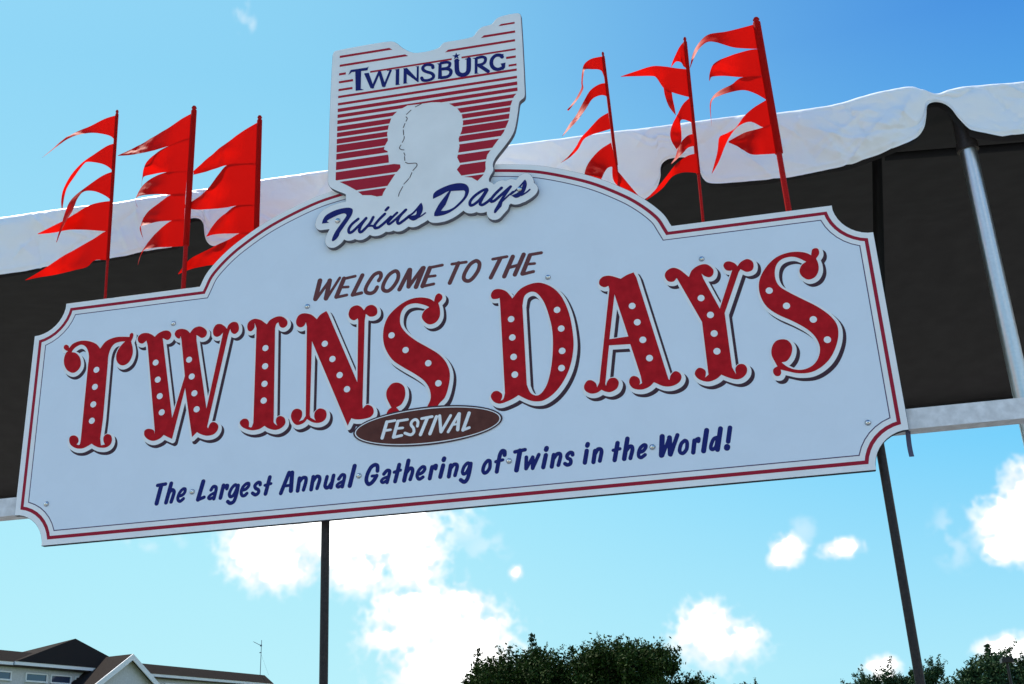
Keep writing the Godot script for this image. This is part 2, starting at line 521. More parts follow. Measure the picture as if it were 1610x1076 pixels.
func streamer_flag(label: String, top: Array, foot: Array, r: float, sleeve_end: float, tongues: Array) -> void:
	var t := Vector3(top[0], top[1], top[2]) * 0.001
	var f := Vector3(foot[0], foot[1], foot[2]) * 0.001
	var o := thing("streamer_flag", label, "flag", f, "red streamer flags on poles behind the sign")
	put("pole", pipe(Vector3.ZERO, t - f, r * 0.8, r * 0.72, 16), mat.pole, o)
	var ax := (t - f).normalized()
	var low := f + (t - f) * clampf((sleeve_end - f.y) / (t.y - f.y), 0.0, 1.0)
	put("sleeve", pipe(low - f, t - f - ax * 0.012, r * 1.1, r * 1.05, 14, 0.75), mat.flag, o)
	put("pole_cap", pipe(t - f, t - f + ax * 0.008, r * 0.95, r * 0.6, 12), mat.pole, o)
	var nz := FastNoiseLite.new()
	nz.seed = 11
	nz.frequency = 5.0
	for k in tongues.size():
		var a := along(line3(tongues[k][0]), 34)
		var b := along(line3(tongues[k][1]), 34)
		var rows := []
		for v in 9:
			var row := []
			for u in a.size():
				var p: Vector3 = a[u].lerp(b[u], v / 8.0)
				var wide: float = a[u].distance_to(b[u])
				p.z += nz.get_noise_3d(p.x * 1.1 + p.y * 0.5, p.y * 1.6, k * 3.1) * 0.022 * minf(1.0, wide * 14.0) * smoothstep(5.0, 22.0, u) * (0.35 + sin(PI * v / 8.0) * 0.65)
				row.append(p - f)
			rows.append(row)
		var st := begin()
		grid(st, rows)
		put("streamer", st.commit(), mat.flag, o)

# ---------------------------------------------------------------- plants
func leaf(st: SurfaceTool, p: Vector3, s: float, c: Color, up := 0.0) -> void:
	var d := Vector3(rng.randf() - 0.5, rng.randf() - 0.5 + up, rng.randf() - 0.5).normalized()
	var e := d.cross(Vector3(rng.randf() - 0.5, rng.randf() - 0.5, rng.randf() - 0.5).normalized()).normalized()
	var n := d.cross(e)
	var q := [p - d * s, p + e * s * 0.5, p + d * s, p - e * s * 0.5]
	st.set_color(c)
	for i in [0, 1, 2, 0, 2, 3]:
		st.set_normal(n)
		st.set_color(c)
		st.add_vertex(q[i])

func limb(st: SurfaceTool, a: Vector3, b: Vector3, r0: float, r1: float) -> void:
	tube(st, a, b, r0, r1, 7)

func broadleaf(at: Vector3, height: float, spread: float, seed_: int, label: String, count := 42000, tone := Color(0.026, 0.045, 0.012)) -> void:
	rng.seed = seed_
	var o := thing("broadleaf_tree", label, "tree", at)
	var wood := begin()
	var base := height * 0.35
	limb(wood, Vector3(0, 0, 0), Vector3(0.05, base, 0), height * 0.035, height * 0.026)
	limb(wood, Vector3(0.05, base, 0), Vector3(0, height * 0.85, 0), height * 0.026, 0.02)
	var lobes := []
	for i in 70:
		var f := rng.randf() * TAU
		var y := rng.randf_range(0.30, 0.93)
		var rr := spread * sqrt(maxf(0.05, 1.0 - pow((y - 0.52) / 0.46, 2.0))) * rng.randf_range(0.35, 1.08)
		var c := Vector3(cos(f) * rr, y * height, sin(f) * rr)
		lobes.append([c, spread * rng.randf_range(0.12, 0.40)])
		limb(wood, Vector3(0.03, height * rng.randf_range(0.3, minf(0.7, y)), 0), c, 0.05, 0.012)
	var shoots := []
	for i in 90:                                    # shoots that break the outline
		var l: Array = lobes[rng.randi() % lobes.size()]
		var up := Vector3(rng.randfn() * 0.7, rng.randf_range(0.2, 1.2), rng.randfn() * 0.7).normalized()
		var root: Vector3 = l[0] + up * float(l[1]) * 0.8
		var tip := root + (up + Vector3(rng.randfn(), rng.randfn(), rng.randfn()) * 0.25) * rng.randf_range(0.2, 0.5)
		limb(wood, root, tip, 0.012, 0.004)
		shoots.append([root, tip])
	put("trunk", wood.commit(), mat.bark, o)
	var st := begin()
	for s in shoots:
		for k in 34:
			var p: Vector3 = s[0].lerp(s[1], rng.randf()) + Vector3(rng.randfn(), rng.randfn(), rng.randfn()) * 0.05
			leaf(st, p, rng.randf_range(0.03, 0.075), tone * rng.randf_range(0.8, 1.4))
	for i in count:
		var l: Array = lobes[i % lobes.size()]
		var d: Vector3 = Vector3(rng.randfn(), rng.randfn() * 0.7, rng.randfn()).normalized() * pow(rng.randf(), 0.45) * float(l[1])
		if rng.randf() < 0.06: d *= 1.25
		var tint := rng.randf_range(0.7, 1.35)
		leaf(st, l[0] + d, rng.randf_range(0.03, 0.095), Color(tone.r * tint, tone.g * tint * rng.randf_range(0.9, 1.1), tone.b * tint))
	put("crown", st.commit(), mat.leaf, o)

func conifer(at: Vector3, height: float, spread: float, seed_: int, label: String, tone := Color(0.025, 0.045, 0.02), density := 1.0) -> void:
	rng.seed = seed_
	var o := thing("conifer_tree", label, "tree", at)
	put("trunk", pipe(Vector3.ZERO, Vector3(0, height, 0), height * 0.022, 0.012, 8), mat.bark, o)
	var st := begin()
	var wood := begin()
	var y := height * 0.12
	while y < height:
		var t := y / height
		var reach := spread * pow(1.0 - t, 0.8) + 0.04
		var n := 5 + int(4 * (1.0 - t))
		for i in n:
			var f := rng.randf() * TAU
			var len := reach * rng.randf_range(0.6, 1.1)
			var dir := Vector3(cos(f), rng.randf_range(-0.15, 0.45), sin(f))
			limb(wood, Vector3(0, y, 0), Vector3(0, y, 0) + dir * len, 0.02, 0.004)
			for k in int((8 + len * 34) * density):
				var u := pow(rng.randf(), 0.7)
				var p := Vector3(0, y, 0) + dir * len * u + Vector3(rng.randfn(), rng.randfn() * 0.7, rng.randfn()) * 0.05
				var tint := rng.randf_range(0.7, 1.4)
				leaf(st, p, rng.randf_range(0.035, 0.08), tone * tint, 0.35)
		y += height * 0.028
	for k in 26: leaf(st, Vector3(0, height - 0.02 * k, 0) + Vector3(rng.randfn(), 0, rng.randfn()) * 0.012 * sqrt(k), 0.05, tone, 1.5)
	put("branches", wood.commit(), mat.bark, o)
	put("crown", st.commit(), mat.leaf, o)

# ---------------------------------------------------------------- sky
const CLOUDS := [[-22.60,11.52,2.26,1.87],[-22.15,9.93,2.00,1.10],[-19.63,11.64,2.97,2.19],[-18.35,9.77,1.94,1.16],[-23.34,10.61,1.10,1.10],[-16.76,11.58,2.52,2.32],[-15.66,10.00,1.61,1.29],[-18.36,13.02,4.52,1.61],[-14.30,7.05,3.16,1.87],[-15.85,8.17,1.45,0.77],[-12.13,6.30,1.48,1.48],[-14.04,5.09,2.90,1.94],[-16.55,6.59,1.23,0.65],[-13.01,8.21,1.29,0.90],[-0.84,5.61,2.06,1.42],[-1.13,6.59,1.23,1.03],[0.62,5.87,0.84,0.52],[-1.91,6.16,0.77,0.90],[3.19,9.75,0.77,0.74],[2.77,9.31,0.61,0.48],[5.74,9.55,0.97,0.45],[13.55,9.65,1.61,1.42],[14.44,11.04,1.10,1.61],[12.99,8.74,0.84,0.65],[15.13,9.50,1.94,2.13],[12.14,4.35,1.23,0.65],[6.68,3.82,0.71,0.65],[-10.37,9.57,0.35,0.42],[13.42,4.36,1.29,0.77]]
const WISPS := [[-12.73,11.76,0.90,0.45],[-11.79,10.88,0.77,0.52],[-12.48,9.73,0.26,0.65],[-25.18,37.05,0.29,0.58],[3.99,10.62,0.45,0.45],[-28.19,11.44,0.97,0.29],[10.86,9.60,0.65,0.97],[-24.60,36.60,0.19,0.29]]
const SUN_AZ := -50.0
const SUN_EL := 57.0
var puff := FastNoiseLite.new()
var fine := FastNoiseLite.new()
var all_clouds := []
var bins := []

const HEIGHTS := [4.0, 14.0, 34.0, 90.0]
const SUNNY := [Color(0.50, 0.88, 0.97), Color(0.40, 0.82, 0.97), Color(0.235, 0.62, 0.89), Color(0.08, 0.32, 0.70)]
const SHADY := [Color(0.39, 0.80, 0.97), Color(0.16, 0.61, 0.97), Color(0.055, 0.27, 0.745), Color(0.035, 0.17, 0.55)]

func tone(e: float, t: Array) -> Color:
	for i in 3:
		if e <= HEIGHTS[i + 1]:
			var f := clampf((e - HEIGHTS[i]) / (HEIGHTS[i + 1] - HEIGHTS[i]), 0.0, 1.0)
			return t[i].lerp(t[i + 1], f)
	return t[3]

func sky_at(az: float, el: float) -> Color:
	var e := maxf(el, 0.0)
	var away := absf(az - SUN_AZ)
	if away > 180.0: away = 360.0 - away
	var lit := 1.0 - smoothstep(25.0, 75.0, away)      # the half of the sky on the sun's side is paler
	var c := tone(e, SUNNY).lerp(tone(e, SHADY), 1.0 - lit)
	var a := deg_to_rad(az)
	var ce := cos(deg_to_rad(e))
	var d := Vector3(sin(a) * ce, sin(deg_to_rad(e)), -cos(a) * ce)
	var sa := deg_to_rad(SUN_AZ)
	var se := deg_to_rad(SUN_EL)
	var ang := rad_to_deg(d.angle_to(Vector3(sin(sa) * cos(se), sin(se), -cos(sa) * cos(se))))
	var g := exp(-ang / 9.0)
	c.r += 0.7 * g
	c.g += 0.8 * g
	c.b += 0.5 * g
	var den := 0.0
	var u := fine.get_noise_2d(az * 2.0, e * 2.0)
	var w := puff.get_noise_2d(az, e)
	var billow := (0.20 - absf(u) * 0.70) + (0.09 - absf(fine.get_noise_2d(az * 5.0 + 40.0, e * 5.0)) * 0.24)
	for b in bins[clampi(int((az + 180.0) / 5.0), 0, 71)]:
		var da: float = absf(az - b[0])
		if da > 180.0: da = 360.0 - da
		if da > b[2] * 2.2: continue
		var de: float = e - b[1]
		if absf(de) > b[3] * 2.2: continue
		var k: float = de / b[3]
		if k < 0.0: k *= 1.15
		var q: float = 1.0 - sqrt(da * da / (b[2] * b[2]) + k * k)
		q += 0.13 + w * 0.45 + billow
		den = 1.0 - (1.0 - den) * (1.0 - smoothstep(-0.16, 0.62 + 0.30 * clampf(0.4 - k, 0.0, 1.0), q))
	var veil := 0.0
	for b in WISPS:
		var da2: float = (az - b[0]) / b[2]
		var de2: float = (e - b[1]) / b[3]
		var q2 := da2 * da2 + de2 * de2
		if q2 < 4.0: veil = maxf(veil, (1.0 - q2 / 4.0) * clampf(0.12 + 0.8 * u + 0.4 * w, 0.0, 0.35))
	var white := Color(1.15, 1.15, 1.14)
	white = white.lerp(Color(0.96, 1.0, 1.03), clampf(0.45 - u * 1.5 - w * 1.2, 0.0, 1.0) * 0.9)
	c = c.lerp(white, den)
	var core := smoothstep(0.9, 1.0, den)              # thick sunlit cloud
	c += Color(1.7, 1.68, 1.62) * core
	c = c.lerp(Color(1.0, 1.05, 1.08), veil * (1.0 - den))
	return c

func make_sky() -> Image:
	puff.seed = 3
	puff.frequency = 0.22
	puff.fractal_octaves = 5
	puff.fractal_gain = 0.55
	fine.seed = 9
	fine.frequency = 0.35
	fine.fractal_octaves = 4
	all_clouds = CLOUDS.duplicate()
	rng.seed = 77
	for i in 84:                                    # unseen clouds added around the view, sized up to brighten the sign
		var az := rng.randf_range(26.0, 306.0)
		var el := rng.randf_range(3.0, 34.0)
		var n := rng.randi_range(1, 4)
		for k in n:
			all_clouds.append([az + rng.randf_range(-4, 4), maxf(2.0, el + rng.randf_range(-1.5, 1.5)), rng.randf_range(1.5, 5.0), rng.randf_range(1.0, 2.8)])
	for i in 72:
		var list := []
		for b in all_clouds:
			var da := absf(wrapf(i * 5.0 - 177.5 - b[0], -180.0, 180.0))
			if da < b[2] * 2.2 + 2.6: list.append(b)
		bins.append(list)
	var w := 4096
	var h := 2048
	var small := Image.create(1024, 512, false, Image.FORMAT_RGBF)
	for y in 512:
		var el := 90.0 - (y + 0.5) * 180.0 / 512
		if el < -0.4:
			small.fill_rect(Rect2i(0, y, 1024, 512 - y), sky_at(100.0, 0.0))
			break
		for x in 1024:
			var az := (x + 0.5) * 360.0 / 1024
			if az > 180.0: az -= 360.0
			if az > -46.0 and az < 27.0 and el < 47.0: continue
			small.set_pixel(x, y, sky_at(az, el))
	small.resize(w, h, Image.INTERPOLATE_BILINEAR)
	for y in range(int(42.0 / 180.0 * h), int(90.0 / 180.0 * h) + 2):
		var el := 90.0 - (y + 0.5) * 180.0 / h
		for k in range(int(-48.0 / 360.0 * w), int(29.0 / 360.0 * w)):
			small.set_pixel((k + w) % w, y, sky_at((k + 0.5) * 360.0 / w, el))
	return small

func materials() -> void:
	grain(paint("white", Color(0.85, 0.85, 0.87), 0.5), 0.9, 0.96, 1.0, 0.0, 21, 0.012)
	grain(paint("field", Color(0.72, 0.79, 0.89), 0.5), 0.7, 0.985, 1.0, 0.03, 5, 0.014)
	grain(paint("edge", Color(0.05, 0.05, 0.07), 0.7), 3.0, 0.7, 1.0, 0.0, 6)  # panel sides: dark colour stands in for shade along the underside
	grain(paint("red", Color(0.52, 0.014, 0.022), 0.55), 2.2, 0.86, 1.0, 0.0, 31, 0.02)
	grain(paint("shaded_crest_edge", Color(0.17, 0.17, 0.21), 0.6), 3.0, 0.8, 1.0, 0.0, 6)  # crest sides darkened, painting in the shade under the raised board
	paint("maroon", Color(0.34, 0.02, 0.042), 0.45)
	paint("crest_red", Color(0.40, 0.024, 0.045), 0.45)
	paint("navy", Color(0.018, 0.024, 0.15), 0.42)
	paint("pin", Color(0.10, 0.07, 0.14), 0.45)
	paint("shadow", Color(0.065, 0.036, 0.05), 0.5)
	paint("brown", Color(0.15, 0.055, 0.06), 0.5)
	grain(paint("plaque", Color(0.135, 0.05, 0.042), 0.5), 2.0, 0.85, 1.0, 0.0, 33, 0.02)
	paint("chrome", Color(0.60, 0.60, 0.61), 0.12, 1.0)
	grain(paint("beam", Color(0.80, 0.80, 0.83), 0.55), 1.6, 0.86, 1.0, 0.06, 12, 0.03)
	grain(paint("steel_dark", Color(0.05, 0.042, 0.042), 0.34, 0.3), 3.0, 0.8, 1.0, 0.04, 14, 0.04)
	var sv := grain(paint("silver", Color(0.56, 0.58, 0.60), 0.34, 1.0), 2.0, 0.94, 1.0, 0.0, 15, 0.05)
	sv.metallic_specular = 0.5
	grain(paint("pole", Color(0.55, 0.014, 0.014), 0.4), 6.0, 0.75, 1.0, 0.0, 16, 0.05)
	var fl := paint("flag", Color(0.46, 0.006, 0.003), 0.6)
	fl.backlight_enabled = true
	fl.backlight = Color(0.82, 0.045, 0.018)
	fl.metallic_specular = 0.18
	fl.normal_enabled = true
	fl.normal_texture = noise_tex(41, 0.02, 0, 1, 512, 4, true, 3.0)
	fl.normal_scale = 0.25
	fl.uv1_triplanar = true
	fl.uv1_scale = Vector3.ONE * 2.5
	var vn := paint("vinyl", Color(0.85, 0.86, 0.89), 0.42)
	vn.metallic_specular = 0.3
	vn.normal_enabled = true
	vn.normal_texture = noise_tex(51, 0.018, 0, 1, 1024, 5, true, 6.0)
	vn.normal_scale = 0.25
	vn.uv1_triplanar = true
	vn.uv1_scale = Vector3(1.1, 1.4, 1.1)
	vn.backlight_enabled = true
	vn.backlight = Color(0.2, 0.2, 0.2)
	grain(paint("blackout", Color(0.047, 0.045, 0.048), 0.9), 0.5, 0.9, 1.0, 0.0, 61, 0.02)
	paint("webbing", Color(0.024, 0.024, 0.026), 0.9)
	paint("strap_grey", Color(0.09, 0.09, 0.15), 0.8)
	grain(paint("bounce_concrete", Color(0.47, 0.455, 0.43), 0.92), 0.6, 0.6, 1.0, 0.3, 71, 0.03)  # kept pale as a reflector below the sign
	grain(paint("turf", Color(0.17, 0.20, 0.075), 0.95), 0.25, 0.6, 1.0, 0.4, 72, 0.03)
	grain(paint("bark", Color(0.06, 0.045, 0.035), 0.95), 4.0, 0.6, 1.0, 0.3, 73, 0.03)
	var lf := paint("leaf", Color.WHITE, 0.65)
	lf.vertex_color_use_as_albedo = true
	lf.backlight_enabled = true
	lf.backlight = Color(0.16, 0.2, 0.08)
	grain(paint("siding", Color(0.56, 0.57, 0.60), 0.7), 0.8, 0.88, 1.0, 0.0, 74)
	paint("trim", Color(0.72, 0.73, 0.76), 0.5)
	grain(paint("shingle", Color(0.046, 0.036, 0.033), 0.95), 1.1, 0.55, 1.0, 0.6, 75, 0.06)
	var gl := paint("pane", Color(0.03, 0.045, 0.09), 0.08)
	gl.metallic_specular = 0.7
	paint("antenna", Color(0.10, 0.12, 0.16), 0.5, 0.5)
	paint("soffit", Color(0.10, 0.085, 0.085), 0.8)

func _ready() -> void:
	var cam := Camera3D.new()
	cam.name = "camera"
	cam.transform = Transform3D(Basis(Vector3(0.980453,-0.047302,-0.190982),Vector3(0.112297,0.931575,0.345770),Vector3(0.161558,-0.360458,0.918678)), Vector3(0.9148,1.5500,3.5496))
	cam.fov = 33.6439
	cam.near = 0.05
	cam.far = 3000.0
	cam.current = true
	add_child(cam)
	var env := Environment.new()
	env.background_mode = Environment.BG_SKY
	env.sky = Sky.new()
	var pano := PanoramaSkyMaterial.new()
	pano.panorama = ImageTexture.create_from_image(make_sky())
	env.sky.sky_material = pano
	env.background_energy_multiplier = SKY_GAIN
	env.tonemap_mode = Environment.TONE_MAPPER_LINEAR
	env.tonemap_exposure = EXPOSURE
	env.sdfgi_enabled = true
	env.ssao_enabled = true
	env.ssil_enabled = true
	var we := WorldEnvironment.new()
	we.name = "world_environment"
	we.environment = env
	add_child(we)
	var sun := DirectionalLight3D.new()
	sun.name = "sun"
	sun.light_energy = 1.6
	sun.light_color = Color(1.0, 0.965, 0.90)
	sun.light_angular_distance = 0.5
	sun.shadow_enabled = true
	sun.rotation_degrees = Vector3(-SUN_EL, 180.0 - SUN_AZ, 0)
	add_child(sun)
	materials()
	setting()
	tent()
	supports()
	welcome_sign()
	flags()
	house()
	plants()

func setting() -> void:
	var g := put("ground", boxes([[Vector3(-1500, -0.5, -1500), Vector3(1500, 0, 1500)]]), mat.turf)
	tag(g, "grass field around the festival", "", "", "structure")
	var a := put("bounce_pavement", boxes([[Vector3(-14, 0.0, -9), Vector3(16, 0.02, 12)]]), mat.bounce_concrete)  # out of view; pale slab added to throw light up at the sign
	tag(a, "unseen forecourt made pale to bounce light onto the sign", "", "", "structure")

# ---------------------------------------------------------------- tent
func lerp_line(p: PackedVector2Array, x: float) -> float:
	for i in p.size() - 1:
		if x <= p[i + 1].x or i == p.size() - 2:
			return lerpf(p[i].y, p[i + 1].y, (x - p[i].x) / (p[i + 1].x - p[i].x))
	return p[0].y

func tent() -> void:
	var o := thing("festival_tent", "large festival tent with wrinkled white valance and black underside", "tent", Vector3(0, 0, -0.5))
	var seen_top := pairs([-2301,4042,-2110,4037,-1921,4038,-1735,4036,-1538,4029,-1368,4035,-1099,4035,-864,4040,-690,4041,-547,4040,-320,4039,-41,4034,232,4036,447,4032,659,4030,790,4024,983,4022,1099,4020,1213,4019,1327,4008,1484,4006,1566,4009,1692,4032,1796,4040,1856,4039,1893,4017,1942,3991,1983,3999,2044,4005,2154,3998,2265,3990,2474,3988])
	var seen_bot := pairs([-2257,3732,-2071,3732,-1851,3742,-1702,3744,-1546,3744,-1334,3757,-1254,3758,-1224,3790,-1219,3851,-1206,3876,-1174,3881,-1138,3870,-1122,3846,-1113,3793,-1098,3756,-1066,3728,-983,3732,-740,3728,-432,3728,-171,3729,-135,3783,-117,3840,-73,3848,-36,3825,-16,3751,31,3708,216,3693,477,3683,695,3680,759,3682,791,3700,819,3727,839,3773,845,3816,859,3837,887,3849,940,3848,981,3827,998,3769,1006,3740,1025,3716,1063,3707,1235,3695,1333,3697,1521,3707,1575,3710,1679,3736,1769,3761,1827,3783,1862,3821,1880,3871,1893,3921,1919,3937,1950,3929,1977,3898,1991,3858,2015,3809,2030,3786,2077,3762,2138,3743,2215,3736,2419,3734])
	var top := PackedVector2Array([Vector2(-6000, 3985), Vector2(-3000, 4000)])
	top.append_array(seen_top)
	top.append_array(PackedVector2Array([Vector2(3300, 4030), Vector2(6000, 4010)]))
	var bot := PackedVector2Array([Vector2(-6000, 3700), Vector2(-3600, 3720), Vector2(-3500, 3720), Vector2(-3460, 3900), Vector2(-3380, 3900), Vector2(-3330, 3720), Vector2(-2500, 3735)])
	bot.append_array(seen_bot)
	bot.append_array(PackedVector2Array([Vector2(3000, 3780), Vector2(3300, 3760), Vector2(3340, 3940), Vector2(3430, 3940), Vector2(3480, 3760), Vector2(6000, 3740)]))
	for i in range(1, bot.size()): bot[i].x = maxf(bot[i].x, bot[i - 1].x + 2.0)
	var b2 := smooth(bot, false, 5)
	var cols := PackedVector2Array()
	for i in b2.size() - 1:
		var n := maxi(1, int(b2[i].distance_to(b2[i + 1]) / (9.0 if absf(b2[i].x) < 2700.0 else 60.0)))
		for k in n: cols.append(b2[i].lerp(b2[i + 1], float(k) / n))
	cols.append(b2[b2.size() - 1])
	for i in range(1, cols.size()): cols[i].x = maxf(cols[i].x, cols[i - 1].x + 0.4)
	var st2 := smooth(top, false, 4)
	var na := FastNoiseLite.new()
	na.seed = 4
	na.frequency = 1.0
	na.fractal_octaves = 3
	var nb := FastNoiseLite.new()
	nb.seed = 8
	nb.frequency = 1.0
	nb.fractal_type = FastNoiseLite.FRACTAL_RIDGED
	nb.fractal_octaves = 3
	var creases := []
	rng.seed = 900
	for k in 240:
		var f := rng.randf_range(0.15, 1.35) if rng.randf() < 0.72 else rng.randf_range(-1.3, -0.3)
		var big := pow(rng.randf(), 2.0)
		creases.append([rng.randf_range(-2.6, 2.6), rng.randf_range(0.0, 1.0), cos(f), sin(f), lerpf(0.05, 0.26, big), lerpf(0.006, 0.020, rng.randf()), (lerpf(0.0036, 0.013, big)) * (1.0 if rng.randf() < 0.6 else -1.0)])
	# folds that fan out from the notch by the tent leg
	for k in 5: creases.append([1.80 - 0.05 * k, 0.55 + 0.03 * k, cos(0.95 - 0.14 * k), sin(0.95 - 0.14 * k), 0.24, 0.012 + 0.003 * k, 0.010 - 0.003 * (k % 2)])
	var near := []
	var tops := []
	for c in cols:
		var n := []
		for k in creases.size():
			if absf(c.x * 0.001 - creases[k][0]) < creases[k][4] + 0.05: n.append(k)
		near.append(n)
		tops.append(lerp_line(st2, c.x) * 0.001)
	var rows := []
	var nv := 44
	for v in nv + 1:
		var row := []
		for ci in cols.size():
			var c := cols[ci]
			var x := c.x * 0.001
			var yt: float = tops[ci]
			var yb := c.y * 0.001
			var t := float(v) / nv
			var y := lerpf(yt, yb, t)
			var roll := maxf(0.0, 1.0 - (yt - y) / 0.03)
			var z := -0.03 * roll * roll
			var amt := smoothstep(0.0, 0.25, t)
			z += amt * 0.028 * na.get_noise_2d(x * 1.5 + y * 1.2, y * 2.2 - x * 0.6)
			for k in near[ci]:
				var cr: Array = creases[k]
				var dx: float = x - cr[0]
				var dy: float = t - cr[1]
				dy *= 0.28
				var al: float = (dx * cr[2] + dy * cr[3]) / cr[4]
				if absf(al) > 1.0: continue
				var ac: float = (-dx * cr[3] + dy * cr[2]) / cr[5]
				if absf(ac) > 3.0: continue
				# a pinched fold: sharp ridge, soft flanks
				z += cr[6] * (1.0 - al * al) * (1.0 - al * al) * exp(-absf(ac) * 1.1) * minf(1.0, t * 8.0)
			z += 0.004 * exp(-pow((t - 0.93) / 0.014, 2.0))      # hem
			z += 0.0022 * na.get_noise_2d(x * 11.0, y * 15.0)
			# the taut diagonal fold running down from the peak by the tent leg
			var f := (x - 1.83) * 0.62 + (y - 3.93) * -0.78
			z += amt * 0.022 * exp(-f * f / 0.0016) * smoothstep(1.45, 1.75, x) * (1.0 - smoothstep(1.86, 1.95, x))
			row.append(Vector3(x, y, z))
		rows.append(row)
	var st := begin()
	grid(st, rows)
	put("valance", st.commit(), mat.vinyl, o)
	# roof sheet above, black lining below, far valance
	var roof := begin()
	var under := begin()
	var rr := []
	var ur := []
	for k in 7:
		var z: float = [-0.03, -0.6, -1.2, -2.1, -3.0, -3.6, -4.25][k]
		var lift: float = [0.0, 0.13, 0.26, 0.42, 0.26, 0.13, 0.0][k]
		var row := []
		var urow := []
		for i in 401:
			var x := -6.0 + 12.0 * i / 400.0
			var yt := lerp_line(st2, x * 1000.0) * 0.001 if k < 2 else 4.0
			if k == 1: yt = lerpf(yt, 4.0, 0.7)
			row.append(Vector3(x, yt + lift - 0.002, z))
			urow.append(Vector3(x, (3.975 if k == 0 else 3.97) + lift - 0.02 + 0.003 * na.get_noise_2d(x * 0.5, z * 0.6), z - (0.012 if k == 0 else -0.01 if k == 6 else 0.0)))
		rr.append(row)
		ur.append(urow)
	grid(roof, rr)
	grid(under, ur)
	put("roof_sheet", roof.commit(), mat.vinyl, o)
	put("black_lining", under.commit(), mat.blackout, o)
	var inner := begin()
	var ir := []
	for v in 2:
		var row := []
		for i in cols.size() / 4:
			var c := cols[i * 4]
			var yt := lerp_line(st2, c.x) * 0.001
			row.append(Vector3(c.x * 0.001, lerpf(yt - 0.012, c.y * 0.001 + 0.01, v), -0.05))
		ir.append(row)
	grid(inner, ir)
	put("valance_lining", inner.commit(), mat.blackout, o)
	var far := begin()
	var fr := []
	for v in 3:
		var row := []
		for i in 121:
			var x := -6.0 + 12.0 * i / 120.0
			row.append(Vector3(x, 3.985 - 0.11 * v + (0.012 * sin(x * 5.0) if v == 2 else 0.0), -4.25 + 0.008 * sin(x * 7.0) * v))
		fr.append(row)
	grid(far, fr)
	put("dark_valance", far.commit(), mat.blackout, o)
	put("eave_rail", pipe(Vector3(1.772,3.914,-0.350), Vector3(2.391,3.874,-0.350), 0.017, 0.017, 10), mat.webbing, o)
	put("hanging_strap", pipe(Vector3(1.791,4.089,-0.600), Vector3(1.687,3.350,-0.600), 0.021, 0.023, 10, 0.2), mat.webbing, o)
	var leg := put("tent_leg", pipe(Vector3(2.030, 0.03, -0.085), Vector3(2.030, 3.78, -0.085), 0.0315, 0.0315, 28), mat.silver, o)
	put("leg_collar", pipe(Vector3(2.030, 3.78, -0.085), Vector3(2.030, 3.94, -0.085), 0.036, 0.036, 24), mat.steel_dark, leg)
	put("leg_clamp", pipe(Vector3(2.030, 3.75, -0.085), Vector3(2.030, 3.78, -0.085), 0.041, 0.041, 24), mat.steel_dark, leg)
	put("leg_foot", boxes([[Vector3(1.945, 0.02, -0.17), Vector3(2.115, 0.03, 0.0)]]), mat.steel_dark, leg)
	for p in [[-5.9, -0.08], [-5.9, -4.2], [5.9, -4.2]]:
		put("tent_leg", pipe(Vector3(p[0], 0.02, p[1]), Vector3(p[0], 3.96, p[1]), 0.0315, 0.0315, 20), mat.silver, o)

# ---------------------------------------------------------------- what carries the sign
func supports() -> void:
	var o := thing("beam", "long whitish square-tube beam running behind the sign", "beam", Vector3(0, 2.51, -0.055))
	var st := begin()
	box(st, Vector3(-2.35, 0.0, -0.0325), Vector3(2.35, 0.0655, 0.0325))
	put("square_tube", st.commit(), mat.beam, o)
	for s in [-1.0, 1.0]:
		put("end_cap", boxes([[Vector3(2.3505 if s > 0 else -2.354, 0.002, -0.03), Vector3(2.354 if s > 0 else -2.3505, 0.0635, 0.03)]]), mat.steel_dark, o)
	for p in [[-0.39, "thin dark steel post under the left half of the sign"], [1.438, "thin dark steel post rising to the sign's lower right corner"]]:
		var q := thing("support_post", p[1], "post", Vector3(p[0], 0.02, -0.055), "posts under the sign")
		put("shaft", pipe(Vector3(0, 0.008, 0), Vector3(0, 2.489, 0), 0.0145, 0.0142, 20), mat.steel_dark, q)
		put("base_plate", boxes([[Vector3(-0.07, 0, -0.07), Vector3(0.07, 0.008, 0.07)]]), mat.steel_dark, q)
	var rows := []
	for k in 9:
		var t := k / 8.0
		var y := -0.085 * t
		var x := -0.004 * sin(t * 2.2)
		rows.append([Vector3(x - 0.0075, y, 0.006 * t * t), Vector3(x + 0.0075, y, 0.006 * t * t)])
	var sst := begin()
	grid(sst, rows)
	var s := put("strap", sst.commit(), mat.strap_grey)
	s.position = Vector3(1.528, 2.511, -0.045)
	tag(s, "short grey strap dangling from the beam beside the sign's lower right corner", "strap")

